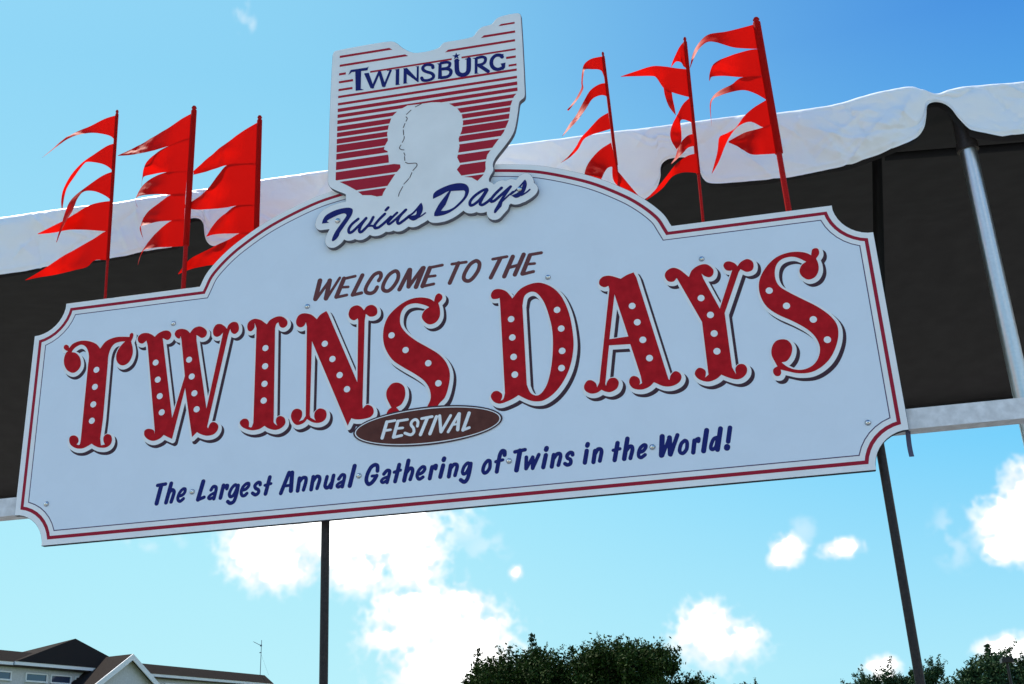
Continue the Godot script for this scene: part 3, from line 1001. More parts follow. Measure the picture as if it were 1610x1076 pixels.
# ---------------------------------------------------------------- the sign
func crest_shapes(o: Node) -> void:
	var parts := []
	for g in script_shapes():
		for s in g:
			for p in shape_polys(s):
				if Geometry2D.is_polygon_clockwise(p): continue
				for q in Geometry2D.offset_polygon(p, 27.0, Geometry2D.JOIN_ROUND):
					if not Geometry2D.is_polygon_clockwise(q): parts.append(q)
	var crest := smooth(pairs([-365,1129,-357,1367,-346,1386,-153,1391,-107,1384,-73,1349,-32,1320,19,1316,57,1321,72,1327,90,1344,142,1345,202,1350,223,1374,243,1388,277,1393,300,1416,334,1424,381,1424,393,1412,391,1063,386,1045,369,1031,362,997,352,944,338,899,303,851,271,813,258,786,259,760,241,727,241,679,75,627,-138,646,-181,675,-205,696,-248,704,-271,719,-297,744,-333,765,-360,785,-370,810,-368,926]), true, 3)
	parts.append(ccw(crest))
	parts.append(rect(-300, 690, 60, 770))
	var shape := united(parts)
	var big: PackedVector2Array = shape[0]
	for p in shape:
		if p.size() > big.size(): big = p
	var b := put("crest_board", board(big, 0.0012, FACE), mat.white, o)
	b.set_surface_override_material(1, mat.shaded_crest_edge)
	b.set_meta("label", "raised white state-shaped crest board with red stripes and blue lettering")
	var region := ccw(pairs([-328,1382,369,1428,363,1073,348,1057,334,1021,324,958,303,912,265,863,238,827,230,794,230,770,220,746,198,726,177,743,142,752,123,784,138,803,126,834,136,879,134,913,147,945,153,978,149,1014,131,1045,104,1067,66,1081,35,1086,-8,1086,-58,1088,-94,1073,-120,1049,-133,1010,-139,978,-136,949,-147,930,-152,913,-138,903,-136,890,-134,876,-133,850,-90,839,-89,825,-108,804,-137,761,-155,732,-163,708,-184,721,-202,728,-235,733,-260,758,-297,785,-339,812]))
	var z := FACE + 0.0006
	for r in [[314,1386,367,1386,367,1378,304,1378],[246,1347,367,1347,367,1337,234,1337],[105,1308,365,1308,365,1298,93,1298],[-327,1359,-127,1359,-115,1349,-327,1349],[-327,1318,-65,1318,-52,1308,-327,1308],[-204,1267,118,1267,118,1259,-204,1259],[156,1267,365,1267,365,1259,156,1259],[-329,1279,-302,1279,-302,1269,-329,1269],[327,1235,364,1235,364,1225,327,1225],[-330,1243,-273,1243,-273,1233,-330,1233],[-331,1208,-275,1208,-275,1198,-331,1198],[335,1199,365,1199,365,1190,335,1190]]:
		put("stripe", flat(clean(pairs(r)), z), mat.crest_red, b)
	for y in [[1177,1167],[1145,1134],[1120,1105],[1094,1079],[1068,1052],[1042,1021],[1014,995],[987,966],[960,929],[923,898],[888,854],[845,810],[802,757],[750,719]]:
		var polys := Geometry2D.intersect_polygons(region, rect(-2000, y[1], 2000, y[0]))
		for p in polys:
			put("stripe", flat([p], z), mat.crest_red, b)
	for d in [[-45,1065,-63,1049],[-65,1039,-60,1031,-65,1020],[-69,1011,-76,994],[-76,984,-75,962],[-73,956,-74,945,-81,931],[-86,921,-92,909,-84,901,-74,898],[-75,886,-71,874],[-73,870,-72,853],[-70,845,-58,838,-30,835,-26,824,-42,806],[-46,798,-54,778],[-57,775,-77,755],[-81,745,-94,722,-98,708],[-4,1086,-28,1076]]:
		var q := smooth(pairs(d), false)
		put("profile_dash", flat(Geometry2D.offset_polyline(q, 1.5, Geometry2D.JOIN_ROUND, Geometry2D.END_ROUND), z + 0.0002), mat.shadow, b)
	lettering(b, "town_letter", "", town_shapes(), mat.navy, z + 0.0004)
	var sp := PackedVector2Array()
	for i in 10:
		var rr := 16.5 if i % 2 == 0 else 6.6
		sp.append(Vector2(136,1273) + Vector2(sin(TAU * i / 10.0), cos(TAU * i / 10.0)) * rr)
	put("star", flat([ccw(sp)], z + 0.0004), mat.navy, b)
	# script lettering; the D has an open counter
	var glyphs := script_shapes()
	for gi in glyphs.size():
		var st := begin()
		var k := 0
		if gi == 5:
			for p in shape_polys(glyphs[gi][0]):
				var left := [p]
				for h in shape_polys(glyphs[gi][1]):
					var nx := []
					for l in left: nx.append_array(Geometry2D.clip_polygons(l, h))
					left = nx
				lay(st, left, z + 0.0004)
		else:
			for s in glyphs[gi]:
				lay(st, shape_polys(s), z + 0.0004 + 0.00004 * k)
				k += 1
		put("script_letter", st.commit(), mat.navy, b)
	for p in [[-329,641],[350,668]]: bolt(b, Vector3(p[0] * 0.001, p[1] * 0.001, FACE + 0.001), 0.0085)

func inset(outline: PackedVector2Array, d: float) -> Array:
	var out := []
	for q in Geometry2D.offset_polygon(outline, -d, Geometry2D.JOIN_MITER):
		if not Geometry2D.is_polygon_clockwise(q): out.append(q)
	return out

func welcome_sign() -> void:
	var o := thing("welcome_sign", "wide white painted festival sign with arched top and large red letters", "sign", Vector3(0, SIGN_Y, 0))
	var p := PackedVector2Array()
	var R := 118.0
	# clockwise from the top left notch: concave quarter rounds at the corners, an arch on top
	var arch := smooth(PackedVector2Array([Vector2(-869, 459), Vector2(-845, 510), Vector2(-795, 567), Vector2(-730, 621), Vector2(-610, 694), Vector2(-455, 757), Vector2(-345, 784), Vector2(-200, 804), Vector2(0, 812), Vector2(200, 804), Vector2(345, 784), Vector2(455, 757), Vector2(610, 694), Vector2(730, 621), Vector2(795, 567), Vector2(845, 510), Vector2(869, 459)]), false, 5)
	var corners := [[Vector2(-1525, 459), -PI / 2, 0.0], [Vector2(1525, 459), PI, PI * 1.5], [Vector2(1525, -459), PI / 2, PI], [Vector2(-1525, -459), 0.0, PI / 2]]
	for ci in 4:
		for k in 11:
			var f := lerpf(corners[ci][1], corners[ci][2], k / 10.0)
			p.append(corners[ci][0] + Vector2(cos(f), sin(f)) * R)
		if ci == 0: p.append_array(arch)
	p = ccw(p)
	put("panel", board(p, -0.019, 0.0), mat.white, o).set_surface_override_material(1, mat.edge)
	put("border_stripe", flat(inset(p, 21.0), 0.0003), mat.maroon, o)
	put("border_band", flat(inset(p, 33.0), 0.0005), mat.white, o)
	put("pinstripe", flat(inset(p, 49.0), 0.0007), mat.pin, o)
	put("painted_face", flat(inset(p, 52.5), 0.0009), mat.field, o)
	red_letter(o, "T of TWINS",
		[[-1249,258,-1228,284,-1194,295,-1162,294],[-1135,290,-1134,300,-1127,305,-1120,299,-1121,286],[-1127,271,-1119,246,-1117,221,-1126,194,-1144,181,-1162,183,-1178,200,-1182,225,-1174,249,-1160,266],[-1151,274,-1170,275,-1192,270,-1206,253,-1213,226],[-1213,195],[-1213,-17],[-1217,-90],[-1212,-116],[-1197,-114,-1204,-100,-1204,-84,-1193,-76,-1177,-82,-1171,-101,-1177,-118,-1194,-126,-1219,-123,-1238,-114],[-1249,-106,-1263,-113,-1283,-120,-1308,-117,-1331,-102,-1339,-83,-1335,-70,-1319,-68,-1305,-78,-1301,-93],[-1308,-103,-1296,-105],[-1293,-85],[-1292,198,-1292,235,-1305,268,-1326,282,-1347,276,-1359,265],[-1363,257,-1345,251,-1327,230,-1321,201,-1332,181,-1350,174,-1373,186,-1388,209,-1392,234,-1387,256],[-1379,263,-1388,267,-1397,276,-1397,286,-1389,290,-1379,284],[-1375,275,-1362,290,-1334,298,-1301,294,-1268,279]],
		[],
		[[-1256,175],[-1256,109],[-1256,42],[-1256,-20]])
	red_letter(o, "W of TWINS",
		[[-1034,278,-1021,290,-998,298,-979,294,-969,280,-972,265,-983,259,-995,265],[-1002,269],[-998,247],[-945,-42],[-906,111],[-928,254],[-932,268,-936,259,-948,265,-956,279,-950,293,-932,297,-910,290],[-896,276,-882,293,-861,298,-842,289,-830,273,-834,256,-849,251,-864,261],[-870,265],[-869,246],[-816,-21],[-767,262],[-778,251,-791,248,-804,258,-806,279,-796,296,-778,297,-762,286],[-753,275,-747,290,-732,299,-715,295,-707,279,-708,261,-721,251,-734,258],[-740,273],[-747,250],[-810,-89],[-806,-95,-798,-77,-784,-74,-769,-87,-770,-105,-784,-119,-808,-122,-832,-114],[-847,-105],[-865,-121],[-902,65],[-940,-120],[-954,-113],[-973,-102,-987,-114,-1010,-120,-1032,-112,-1047,-96,-1047,-78,-1032,-73,-1013,-80],[-1008,-94],[-1008,-85],[-1060,248],[-1066,267,-1081,257,-1097,265,-1101,284,-1087,297,-1065,297,-1046,288]],
		[],
		[[-1023,176],[-1010,109],[-998,45],[-986,-17],[-893,172],[-879,106],[-865,41],[-853,-20]])
	red_letter(o, "I of TWINS",
		[[-600,274,-588,289,-562,299,-540,295,-523,278,-523,261,-536,252,-550,259],[-556,276,-564,270],[-568,254],[-563,-84,-562,-100],[-549,-112,-555,-96,-551,-82,-538,-78,-523,-88,-520,-107,-534,-122,-556,-127,-581,-119],[-596,-108,-616,-118,-644,-119,-672,-108,-687,-93,-687,-82,-676,-74,-662,-76,-654,-88],[-654,-105,-644,-108],[-638,-92],[-639,263],[-647,285,-647,267,-658,254,-670,258,-675,276,-668,293,-648,301,-625,294,-611,283]],
		[],
		[[-602,182],[-601,113],[-601,47],[-602,-15]])
	red_letter(o, "N of TWINS",
		[[-411,270,-398,286],[-376,297],[-369,285],[-260,15],[-257,245],[-259,254,-272,248,-287,257,-293,275,-285,297,-264,305,-247,297],[-236,282,-225,296,-205,299,-189,285,-187,265,-197,255,-214,255,-225,264],[-229,267],[-233,242],[-241,-67],[-240,-83,-225,-71,-206,-81,-201,-101,-212,-116,-236,-121,-263,-120],[-281,-114],[-294,-139],[-428,188],[-431,-87],[-428,-96],[-410,-108,-415,-94,-412,-76,-396,-66,-376,-74,-370,-91,-376,-109,-395,-118,-419,-114],[-441,-100,-452,-112,-474,-118,-490,-108,-500,-85,-494,-64,-478,-58,-461,-68,-460,-89],[-470,-105],[-455,-101],[-446,-88],[-448,245],[-452,263,-459,250,-473,246,-486,256,-489,274,-480,293,-460,299,-432,290]],
		[],
		[[-380,172],[-351,111],[-324,48],[-297,-7]])
	red_letter(o, "S of TWINS",
		[[21,283,6,295,-21,304,-54,305,-87,295,-120,274,-148,245,-163,207,-166,165,-157,125,-133,83,-95,51,-53,21,-21,-7,-4,-36,1,-69,-10,-97,-32,-122,-66,-131,-98,-117],[-121,-92,-102,-82,-89,-54,-92,-21,-112,-4,-136,-5,-154,-27,-155,-52,-145,-77],[-138,-91,-149,-98,-156,-114,-148,-131,-132,-134],[-124,-122,-77,-154,-24,-152,8,-126,29,-96,51,-74,65,-33,70,10,59,49,34,83,-3,112,-45,142,-77,171,-99,202,-104,229,-98,259,-79,280,-48,285,-16,275],[3,264,-16,252,-25,230,-14,209,4,198,26,204,40,225,41,253],[36,275,50,289,50,303,39,312,28,306,23,293]],
		[],
		[[-135,174],[-85,113],[-5,55],[29,-22]])
	red_letter(o, "D of DAYS",
		[[300,259,329,290,367,305,404,304,444,280,473,240,493,179,501,112,500,52,485,-11,459,-62,426,-100,389,-122,359,-123,334,-114],[304,-95,278,-108,241,-118,219,-109,209,-89,218,-74,233,-72,247,-83,248,-96],[242,-108,252,-102],[258,-82],[256,248],[255,266,245,264,229,267,225,283,236,299,257,300,281,287]],
		[[[334,227,343,262,365,275,386,268,408,234,423,182,432,120,429,49,419,-14,403,-66,383,-95,365,-103,345,-91],[334,-61]]],
		[[292,182],[293,114],[294,43],[295,-21],[453,196],[463,126],[461,45],[455,-16]])
	red_letter(o, "A of DAYS",
		[[679,283,700,294],[724,301],[732,282],[805,-95],[808,-98,814,-81,828,-70,842,-76,848,-92,838,-110,813,-120,786,-117],[757,-100,740,-114,715,-121,688,-114,676,-94,681,-76,694,-71,708,-79,712,-93],[709,-103],[718,-99],[716,-75],[691,42],[620,46],[597,-88],[599,-95,604,-81,615,-70,632,-71,642,-87,634,-108,613,-118,596,-115],[583,-107,566,-116,546,-116,529,-104,526,-88,537,-71,552,-70,566,-82],[569,-97],[578,-80],[637,249],[635,262,620,259,605,270,606,287,620,299,644,299]],
		[[[653,228],[687,70],[623,68]]],
		[[709,178],[721,117],[734,52],[750,-15]])
	red_letter(o, "Y of DAYS",
		[[908,259,921,283,948,298,973,297,991,276,988,257,976,249,961,255],[951,266],[955,247],[997,132],[1053,265],[1047,263,1033,268,1026,285,1034,297,1049,298,1065,288],[1072,277,1085,291,1106,299,1122,289,1125,272,1118,256,1100,252,1084,262],[1081,265],[1073,254],[1011,114],[1013,-77],[1023,-103,1023,-83,1035,-70,1052,-72,1060,-87,1055,-105,1039,-118,1020,-120,997,-111],[976,-99,958,-112,931,-118,905,-108,892,-91,894,-78,904,-68,916,-69,927,-80,926,-95],[923,-103],[935,-94],[934,92],[868,259],[866,260,855,249,837,253,828,273,836,291,857,300,879,291]],
		[],
		[[940,177],[964,113],[969,46],[971,-17]])
	red_letter(o, "S of DAYS",
		[[1315,284,1300,295,1272,303,1238,303,1202,292,1169,266,1142,228,1132,191,1135,153,1150,118,1180,88,1225,58,1264,27,1288,-5,1297,-42,1287,-77,1265,-101,1235,-111,1207,-107,1185,-94],[1171,-79,1188,-76,1204,-57,1211,-30,1202,-8,1183,0,1161,-5,1147,-25,1143,-50,1150,-74],[1156,-91,1144,-97,1140,-109,1146,-122,1158,-124,1165,-115],[1165,-103,1188,-112,1219,-122,1257,-123,1292,-109,1324,-82,1348,-43,1361,-3,1360,33,1341,67,1307,101,1264,133,1224,163,1198,188,1189,219,1194,254,1210,277,1236,287,1265,284],[1296,263,1280,253,1270,233,1275,213,1294,198,1317,205,1331,227,1333,252],[1329,270,1341,286,1341,303,1332,308,1321,304]],
		[],
		[[1164,175],[1212,114],[1290,56],[1324,-19]])
	var plaque := put("festival_plaque", flat([disc(Vector2(-14, -169), 260, 68, 72)], 0.0036), mat.shadow, o)
	plaque.set_meta("label", "brown oval carrying the white word Festival")
	put("keyline", flat([disc(Vector2(-14, -169), 254, 62.5, 72)], 0.0039), mat.white, plaque)
	put("oval_face", flat([disc(Vector2(-14, -169), 250, 59, 72)], 0.0042), mat.plaque, plaque)
	lettering(plaque, "plaque_letter", "", festival_shapes(), mat.white, 0.0045)
	lettering(o, "brown_letter", "", welcome_shapes(), mat.brown, 0.0013)
	lettering(o, "blue_letter", "", tagline_shapes(), mat.navy, 0.0013)
	for b in [[-853,-318],[-254,-319],[261,-318],[732,-318],[-964,322],[-448,324],[429,322],[957,320],[-1403,-311],[1406,-307]]: bolt(o, Vector3(b[0] * 0.001, b[1] * 0.001, 0.0011))
	crest_shapes(o)

func flags() -> void:
	streamer_flag("leftmost red streamer flag, thin pole, three pale-edged strips curling down", [-1303,4162,-55], [-1263,2585,-55], 0.0067, 3.493, [
		[[-1302,4147,-55,-1354,4139,-55,-1416,4117,-57,-1504,4116,-86,-1579,4084,-98,-1613,3993,-46],
		 [-1299,4020,-55,-1315,4045,-55,-1347,4063,-55,-1410,4080,-53,-1485,4082,-60,-1552,4061,-70,-1613,3992,-46]],
		[[-1300,4013,-53,-1334,4006,-53,-1385,3977,-53,-1428,3937,-41,-1466,3886,-35,-1511,3842,-60,-1530,3800,-81,-1519,3753,-77],
		 [-1298,3885,-53,-1317,3906,-53,-1350,3927,-53,-1405,3944,-53,-1427,3937,-52,-1465,3884,-54,-1505,3838,-69,-1518,3751,-77]],
		[[-1299,3882,-52,-1343,3869,-52,-1417,3825,-54,-1459,3791,-53,-1484,3745,-50,-1501,3689,-57,-1521,3609,-65],
		 [-1294,3754,-52,-1320,3777,-52,-1368,3804,-52,-1412,3808,-49,-1429,3772,-37,-1437,3702,-18,-1470,3662,-29,-1519,3605,-65]],
		[[-1292,3749,-50,-1347,3749,-50,-1391,3739,-49,-1450,3709,-51,-1510,3694,-65,-1595,3647,-48],
		 [-1289,3614,-50,-1335,3624,-50,-1398,3639,-53,-1473,3659,-73,-1537,3658,-78,-1594,3644,-48]],
		[[-1289,3619,-49,-1311,3613,-49,-1347,3592,-49,-1405,3566,-50,-1484,3528,-50,-1541,3485,-40,-1611,3441,-29],
		 [-1284,3490,-49,-1338,3496,-49,-1365,3473,-49,-1424,3471,-60,-1502,3466,-67,-1560,3450,-40,-1611,3439,-29]]])
	streamer_flag("second red streamer flag from the left, full body of five strips", [-965,4123,-55], [-961,2585,-55], 0.0111, 3.509, [
		[[-968,4102,-55,-1015,4082,-55,-1076,4050,-60,-1168,4035,-92,-1230,3998,-82,-1274,3946,-41],
		 [-975,3984,-55,-1016,3976,-55,-1067,3963,-54,-1146,3955,-60,-1213,3949,-58,-1274,3944,-41]],
		[[-974,3987,-53,-1037,3971,-53,-1094,3947,-50,-1127,3903,-31,-1149,3861,-28,-1161,3828,-43,-1164,3794,-47],
		 [-976,3832,-53,-1029,3838,-53,-1074,3848,-61,-1116,3841,-49,-1148,3830,-37,-1156,3816,-37,-1163,3792,-47]],
		[[-975,3834,-52,-1028,3840,-52,-1070,3844,-54,-1129,3843,-73,-1183,3825,-91,-1196,3770,-74,-1193,3740,-63,-1168,3696,-40],
		 [-976,3729,-52,-1036,3738,-52,-1097,3750,-52,-1170,3755,-56,-1185,3741,-51,-1179,3714,-46,-1167,3694,-40]],
		[[-976,3733,-50,-1035,3738,-50,-1092,3715,-62,-1154,3691,-85,-1167,3648,-73,-1155,3600,-57,-1130,3551,-34],
		 [-974,3614,-50,-1028,3623,-50,-1087,3628,-51,-1148,3620,-48,-1157,3610,-45,-1145,3578,-39,-1129,3549,-34]],
		[[-974,3618,-49,-1027,3622,-49,-1082,3583,-47,-1127,3554,-66,-1161,3530,-86,-1173,3504,-90,-1170,3467,-77],
		 [-972,3506,-49,-1034,3510,-48,-1068,3505,-29,-1130,3512,-43,-1147,3508,-55,-1160,3492,-71,-1169,3465,-77]]])
	streamer_flag("third red streamer flag from the left, standing just left of the sign's arch", [-683,4031,-55], [-670,2585,-55], 0.0100, 3.406, [
		[[-686,4013,-55,-748,3983,-55,-796,3943,-46,-858,3907,-54,-922,3884,-79,-960,3843,-71],
		 [-689,3823,-55,-749,3831,-55,-813,3839,-58,-863,3843,-73,-920,3837,-81,-959,3826,-71]],
		[[-689,3827,-53,-748,3833,-53,-810,3835,-51,-838,3788,-39,-865,3739,-31,-911,3712,-47,-959,3702,-66,-988,3692,-65],
		 [-689,3640,-53,-760,3651,-54,-813,3650,-55,-870,3650,-51,-932,3660,-56,-987,3679,-65]],
		[[-688,3643,-52,-762,3648,-49,-797,3617,-38,-837,3602,-55,-873,3585,-78,-891,3547,-73],
		 [-683,3521,-52,-741,3528,-51,-781,3534,-54,-838,3551,-76,-871,3553,-79,-891,3545,-73]],
		[[-683,3524,-50,-741,3529,-50,-784,3508,-48,-829,3484,-37,-898,3466,-49,-953,3456,-70,-995,3405,-70],
		 [-682,3403,-50,-742,3402,-50,-799,3403,-50,-861,3414,-58,-926,3419,-73,-959,3414,-75,-995,3400,-70]]])
	streamer_flag("limp red streamer flag nearest the right side of the white crest, its strips hanging", [684,4080,-55], [721,2585,-55], 0.0056, 3.600, [
		[[684,4070,-55,663,4070,-55,635,4066,-55,610,4047,-55,600,4011,-53,594,3967,-53,592,3948,-58,565,3917,-78,529,3877,-83],
		 [683,3954,-55,677,3998,-55,664,4014,-55,637,4019,-53,613,4015,-43,606,3979,-30,602,3943,-23,602,3922,-27,576,3900,-55,536,3874,-83]],
		[[684,3950,-53,660,3949,-53,625,3929,-54,595,3897,-72,566,3850,-76,539,3793,-48,511,3734,-25],
		 [684,3890,-53,675,3898,-53,656,3900,-53,629,3889,-54,601,3852,-57,568,3796,-37,540,3757,-22,511,3732,-25]],
		[[684,3821,-52,649,3803,-52,608,3758,-45,580,3718,-28,555,3682,-33,523,3667,-62,493,3651,-71],
		 [687,3751,-52,655,3745,-52,617,3738,-52,587,3722,-49,562,3681,-46,528,3659,-58,493,3650,-71]],
		[[685,3693,-50,644,3672,-52,608,3652,-72,588,3608,-52,580,3565,-33],
		 [698,3572,-50,681,3592,-50,662,3587,-48,648,3552,-29,636,3532,-33]],
		[[701,3569,-49,715,3546,-49,738,3505,-46,770,3456,-56],
		 [681,3596,-49,682,3534,-49,719,3499,-78,769,3452,-56]]])
	streamer_flag("middle flag right of the crest, twisted round a thin pole with one long pennant", [992,4089,-55], [965,2585,-55], 0.0067, 3.519, [
		[[994,4086,-55,968,4058,-55,942,3990,-26,930,3975,-48],
		 [991,3958,-55,976,3971,-55,968,3996,-62,950,3988,-41,931,3973,-48]],
		[[993,3955,-53,952,3967,-53,906,3983,-53,860,3982,-38,805,3964,-25,743,3965,-47],
		 [987,3838,-53,976,3840,-53,922,3869,-54,894,3895,-59,872,3941,-56,856,3947,-49,803,3947,-34,743,3963,-47]],
		[[894,3891,-52,896,3856,-52,906,3816,-65,926,3787,-80],
		 [922,3869,-52,923,3833,-47,926,3790,-41,927,3785,-80]],
		[[986,3834,-50,957,3810,-50,933,3771,-51,909,3732,-56,899,3694,-52,902,3660,-48,915,3619,-33],
		 [986,3724,-50,956,3744,-50,941,3743,-53,940,3715,-74,937,3670,-61,928,3638,-43,916,3617,-33]],
		[[984,3681,-49,956,3674,-49,926,3643,-52,909,3605,-60,890,3579,-62],
		 [985,3630,-49,958,3627,-48,936,3596,-28,915,3577,-28,891,3577,-62]],
		[[984,3599,-47,948,3592,-47,906,3565,-48,869,3526,-54,833,3483,-47,791,3432,-27],
		 [988,3515,-47,954,3526,-47,922,3530,-49,888,3527,-65,852,3490,-68,818,3451,-41,792,3429,-27]]])
	streamer_flag("tallest red streamer flag, rightmost, on a thick red pole above the sign's right shoulder", [1258,4126,-55], [1283,2585,-55], 0.0133, 3.558, [
		[[1252,4108,-55,1200,4101,-55,1144,4100,-62,1079,4119,-90,1040,4081,-85,1014,4024,-62,997,3948,-32],
		 [1254,3998,-55,1222,4005,-55,1169,4019,-55,1130,4041,-58,1101,4059,-61,1072,4063,-59,1042,4038,-51,1021,4002,-42,998,3946,-32]],
		[[1255,3996,-53,1222,3999,-53,1166,3992,-55,1116,3966,-36,1082,3942,-25,1065,3913,-34,1060,3884,-38],
		 [1255,3881,-53,1175,3896,-63,1128,3900,-50,1080,3894,-30,1068,3892,-31,1061,3882,-38]],
		[[1254,3880,-52,1178,3887,-52,1138,3865,-55,1096,3861,-75,1067,3850,-94,1053,3819,-98,1049,3709,-62],
		 [1252,3778,-52,1219,3809,-52,1181,3830,-50,1140,3827,-43,1092,3825,-52,1067,3821,-63,1055,3793,-71,1049,3707,-62]],
		[[1251,3777,-50,1205,3754,-50,1168,3725,-49,1129,3676,-43,1094,3662,-48,1070,3656,-58,1057,3605,-74,1028,3517,-60],
		 [1257,3679,-50,1228,3667,-50,1185,3697,-50,1140,3687,-53,1110,3662,-66,1089,3634,-80,1058,3568,-76,1029,3516,-60]],
		[[1257,3677,-49,1221,3666,-49,1161,3664,-64,1102,3643,-70],
		 [1258,3555,-49,1214,3558,-48,1168,3556,-29,1128,3611,-59,1101,3637,-70]]])
	pass

# ---------------------------------------------------------------- far things
func house() -> void:
	var o := thing("house", "pale two-storey building with brown shingle roof and white front gable", "building", Vector3(-30.306, 0, -47.688))
	o.rotation_degrees.y = 76.13
	var wall := put("wall", boxes([[Vector3(-14, 0, -9), Vector3(15.7, 7.42, -0.35)]]), mat.siding, o)
	# clerestory windows
	for w in [[-6.9, -5.75], [-4.55, -3.35], [-2.42, -1.24], [-0.92, 0.25], [0.62, 1.78], [7.0, 8.2], [8.6, 9.8], [10.2, 11.4]]:
		var f := put("window", boxes([[Vector3(w[0] - 0.06, 6.80, -0.35), Vector3(w[1] + 0.06, 6.87, -0.25)], [Vector3(w[0] - 0.06, 7.16, -0.35), Vector3(w[1] + 0.06, 7.21, -0.28)], [Vector3(w[0] - 0.06, 6.87, -0.35), Vector3(w[0], 7.16, -0.28)], [Vector3(w[1], 6.87, -0.35), Vector3(w[1] + 0.06, 7.16, -0.28)]]), mat.trim, o)
		put("pane", boxes([[Vector3(w[0], 6.87, -0.35), Vector3(w[1], 7.16, -0.32)]]), mat.pane, f)
	put("eave_board", boxes([[Vector3(-14.4, 7.46, -0.06), Vector3(-3.52, 7.60, 0.0)], [Vector3(4.0, 7.46, -0.06), Vector3(16.1, 7.60, 0.0)], [Vector3(-3.5, 7.47, 0.02), Vector3(4.3, 7.62, 0.1)]]), mat.trim, o)
	put("soffit", boxes([[Vector3(-14.4, 7.42, -0.35), Vector3(16.1, 7.455, -0.06)]]), mat.soffit, o)
	var rf := begin()
	# skirt roof, stepped with the hip end, and a flat top
	var e0 := Vector3(-14.4, 7.6, 0.02)
	var e1 := Vector3(16.12, 7.6, 0.02)
	var r0 := Vector3(-14.4, 8.17, -0.6)
	var r1 := Vector3(16.0, 8.14, -0.6)
	quad(rf, e0, e1, r1, r0)
	quad(rf, e1, Vector3(16.12, 7.6, -9), Vector3(16.0, 8.14, -8.4), r1)
	quad(rf, r0, r1, Vector3(16.0, 8.14, -8.4), Vector3(-14.4, 8.17, -8.4))
	quad(rf, e0, r0, Vector3(-14.4, 8.17, -8.4), Vector3(-14.4, 7.6, -9), Vector3(-1, 0, 0))
	quad(rf, Vector3(16.12, 7.6, -9), Vector3(-14.4, 7.6, -9), Vector3(-14.4, 8.17, -8.4), Vector3(16.0, 8.14, -8.4))
	quad(rf, e0, e1, Vector3(16.12, 7.6, -9), Vector3(-14.4, 7.6, -9), Vector3(0, -1, 0))
	put("roof", rf.commit(), mat.shingle, o)
	var hp := begin()
	var ap := Vector3(0.67, 9.03, -0.62)
	var c := [Vector3(-3.5, 7.62, 0.12), Vector3(4.3, 7.62, 0.12), Vector3(4.3, 7.62, -3.4), Vector3(-3.5, 7.62, -3.4)]
	for i in 4: quad(hp, c[i], c[(i + 1) % 4], ap, ap)
	put("hip_roof", hp.commit(), mat.shingle, o)
	# projecting gable
	var gx := 2.39
	var gy := 8.24
	var sl := 0.655
	var hw := 3.4
	var gw := begin()
	var ylow := gy - sl * hw
	quad(gw, Vector3(gx - 2.9, 0, 1.2), Vector3(gx + 2.9, 0, 1.2), Vector3(gx + 2.9, gy - sl * 2.9 - 0.1, 1.2), Vector3(gx - 2.9, gy - sl * 2.9 - 0.1, 1.2), Vector3(0, 0, 1))
	quad(gw, Vector3(gx - 2.9, gy - sl * 2.9 - 0.1, 1.2), Vector3(gx + 2.9, gy - sl * 2.9 - 0.1, 1.2), Vector3(gx, gy - 0.1, 1.2), Vector3(gx, gy - 0.1, 1.2), Vector3(0, 0, 1))
	for s in [-1.0, 1.0]:
		quad(gw, Vector3(gx + s * 2.9, 0, 1.2), Vector3(gx + s * 2.9, 0, -0.35), Vector3(gx + s * 2.9, gy - sl * 2.9 - 0.1, -0.35), Vector3(gx + s * 2.9, gy - sl * 2.9 - 0.1, 1.2), Vector3(s, 0, 0))
	var gable := put("gable_wall", gw.commit(), mat.siding, o)
	var gr := begin()
	var rake := begin()
	for s in [-1.0, 1.0]:
		var hi := Vector3(gx, gy, 1.5)
		var lo := Vector3(gx + s * hw, ylow, 1.5)
		var bk := Vector3(0, 0, -1.9)
		quad(gr, hi, lo, lo + bk, hi + bk)
		var dn := Vector3(0, -0.07, 0)
		quad(gr, hi + dn, lo + dn, lo + bk + dn, hi + bk + dn)
		var th := Vector3(0, -0.30, 0)
		var fw := Vector3(0, 0, 0.05)
		quad(rake, hi + fw, lo + fw, lo + th + fw, hi + th + fw, Vector3(0, 0, 1))
		quad(rake, hi + th, lo + th, lo + th + fw, hi + th + fw, Vector3(0, -1, 0))
		quad(rake, hi, lo, lo + fw, hi + fw, Vector3(0, 1, 0))
		quad(rake, hi, lo, lo + th, hi + th, Vector3(0, 0, -1))
	put("gable_roof", gr.commit(), mat.shingle, o)
	put("rake_board", rake.commit(), mat.trim, gable)
	var a := thing("roof_antenna", "thin television antenna mast at the right end of the brown roof", "antenna", o.transform * Vector3(15.7, 8.14, -0.7))
	put("mast", pipe(Vector3.ZERO, Vector3(0.02, 2.05, 0), 0.022, 0.018, 6), mat.antenna, a)
	var boom := begin()
	tube(boom, Vector3(0, 1.72, 0), Vector3(-0.46, 1.98, 0.1), 0.016, 0.012, 6)
	for k in 5: tube(boom, Vector3(-0.08 - 0.085 * k, 1.765 + 0.048 * k, -0.16 + 0.02 * k), Vector3(-0.08 - 0.085 * k, 1.765 + 0.048 * k, 0.2 + 0.02 * k), 0.006, 0.006, 5)
	put("aerial", boom.commit(), mat.antenna, a)
	put("bracket", boxes([[Vector3(-0.05, 1.68, -0.04), Vector3(0.04, 1.78, 0.04)], [Vector3(-0.09, 1.29, -0.02), Vector3(0.03, 1.34, 0.02)]]), mat.antenna, a)
	put("guy_wire", pipe(Vector3(0.02, 1.2, 0), Vector3(0.42, -0.02, -0.3), 0.004, 0.004, 5), mat.antenna, a)

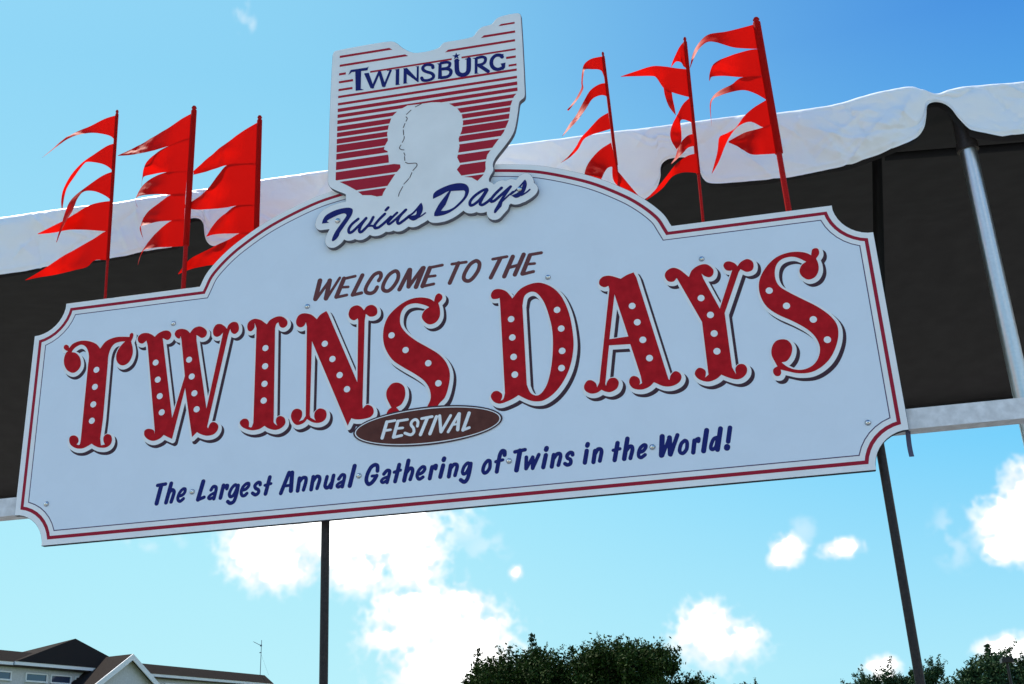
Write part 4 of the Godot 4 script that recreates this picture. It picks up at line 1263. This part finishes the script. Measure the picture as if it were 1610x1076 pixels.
func plants() -> void:
	broadleaf(Vector3(-7.6, 0, -40.5), 6.05, 2.3, 101, "dark leafy tree left of centre below the sign, beside the spiky conifer")
	broadleaf(Vector3(-5.4, 0, -41.2), 6.1, 2.6, 102, "dark leafy tree in the middle of the clump below the sign")
	broadleaf(Vector3(-2.95, 0, -40.0), 6.25, 2.1, 103, "tallest dark leafy tree, right end of the clump below the sign", 48000)
	broadleaf(Vector3(-4.1, 0, -40.9), 6.3, 1.9, 109, "low dark leafy tree filling the gap left of the tallest one")
	broadleaf(Vector3(-0.75, 0, -40.6), 4.85, 1.1, 108, "low leafy tree at the clump's right foot", 13000)
	conifer(Vector3(-7.42, 0, -45.0), 7.3, 1.35, 104, "conifer whose pointed tip rises above the dark leafy trees")
	conifer(Vector3(-9.13, 0, -42.0), 6.5, 1.25, 105, "sparse spiky conifer at the left end of the dark clump", Color(0.03, 0.045, 0.02), 0.6)
	broadleaf(Vector3(1.35, 0, -60.0), 5.9, 1.2, 106, "distant small treetop between the two clumps of trees", 2500)
	var pale := Color(0.036, 0.066, 0.03)
	broadleaf(Vector3(6.75, 0, -55.0), 5.55, 1.35, 111, "airy green tree at the left end of the right clump", 24000, pale)
	broadleaf(Vector3(8.15, 0, -55.6), 5.8, 1.3, 112, "airy green tree just left of the right steel post", 24000, pale)
	broadleaf(Vector3(9.75, 0, -54.6), 5.8, 1.35, 113, "airy green tree just right of the right steel post", 26000, pale)
	broadleaf(Vector3(10.55, 0, -48.0), 5.2, 1.0, 114, "lower green tree beside the tall one behind the street lamp", 8000, pale)
	broadleaf(Vector3(11.65, 0, -48.6), 5.65, 1.7, 115, "bushy green tree at the right edge behind the street lamp", 26000, pale)
	broadleaf(Vector3(13.2, 0, -48.2), 5.5, 1.4, 116, "green tree cut off by the right edge of the view", 24000, pale)
	conifer(Vector3(11.5, 0, -48.9), 5.95, 0.7, 117, "slim conifer tip poking out above the bushy tree behind the street lamp", pale, 1.6)
	var l := thing("street_lamp", "dark street lamp with a box head before the right-hand trees", "street lamp", Vector3(9.17, 0, -35))
	put("pole", pipe(Vector3.ZERO, Vector3(0, 4.2, 0), 0.055, 0.04, 10), mat.steel_dark, l)
	put("lamp_head", boxes([[Vector3(-0.17, 4.2, -0.17), Vector3(0.17, 4.32, 0.17)], [Vector3(-0.13, 4.32, -0.13), Vector3(0.13, 4.36, 0.13)]]), mat.steel_dark, l)
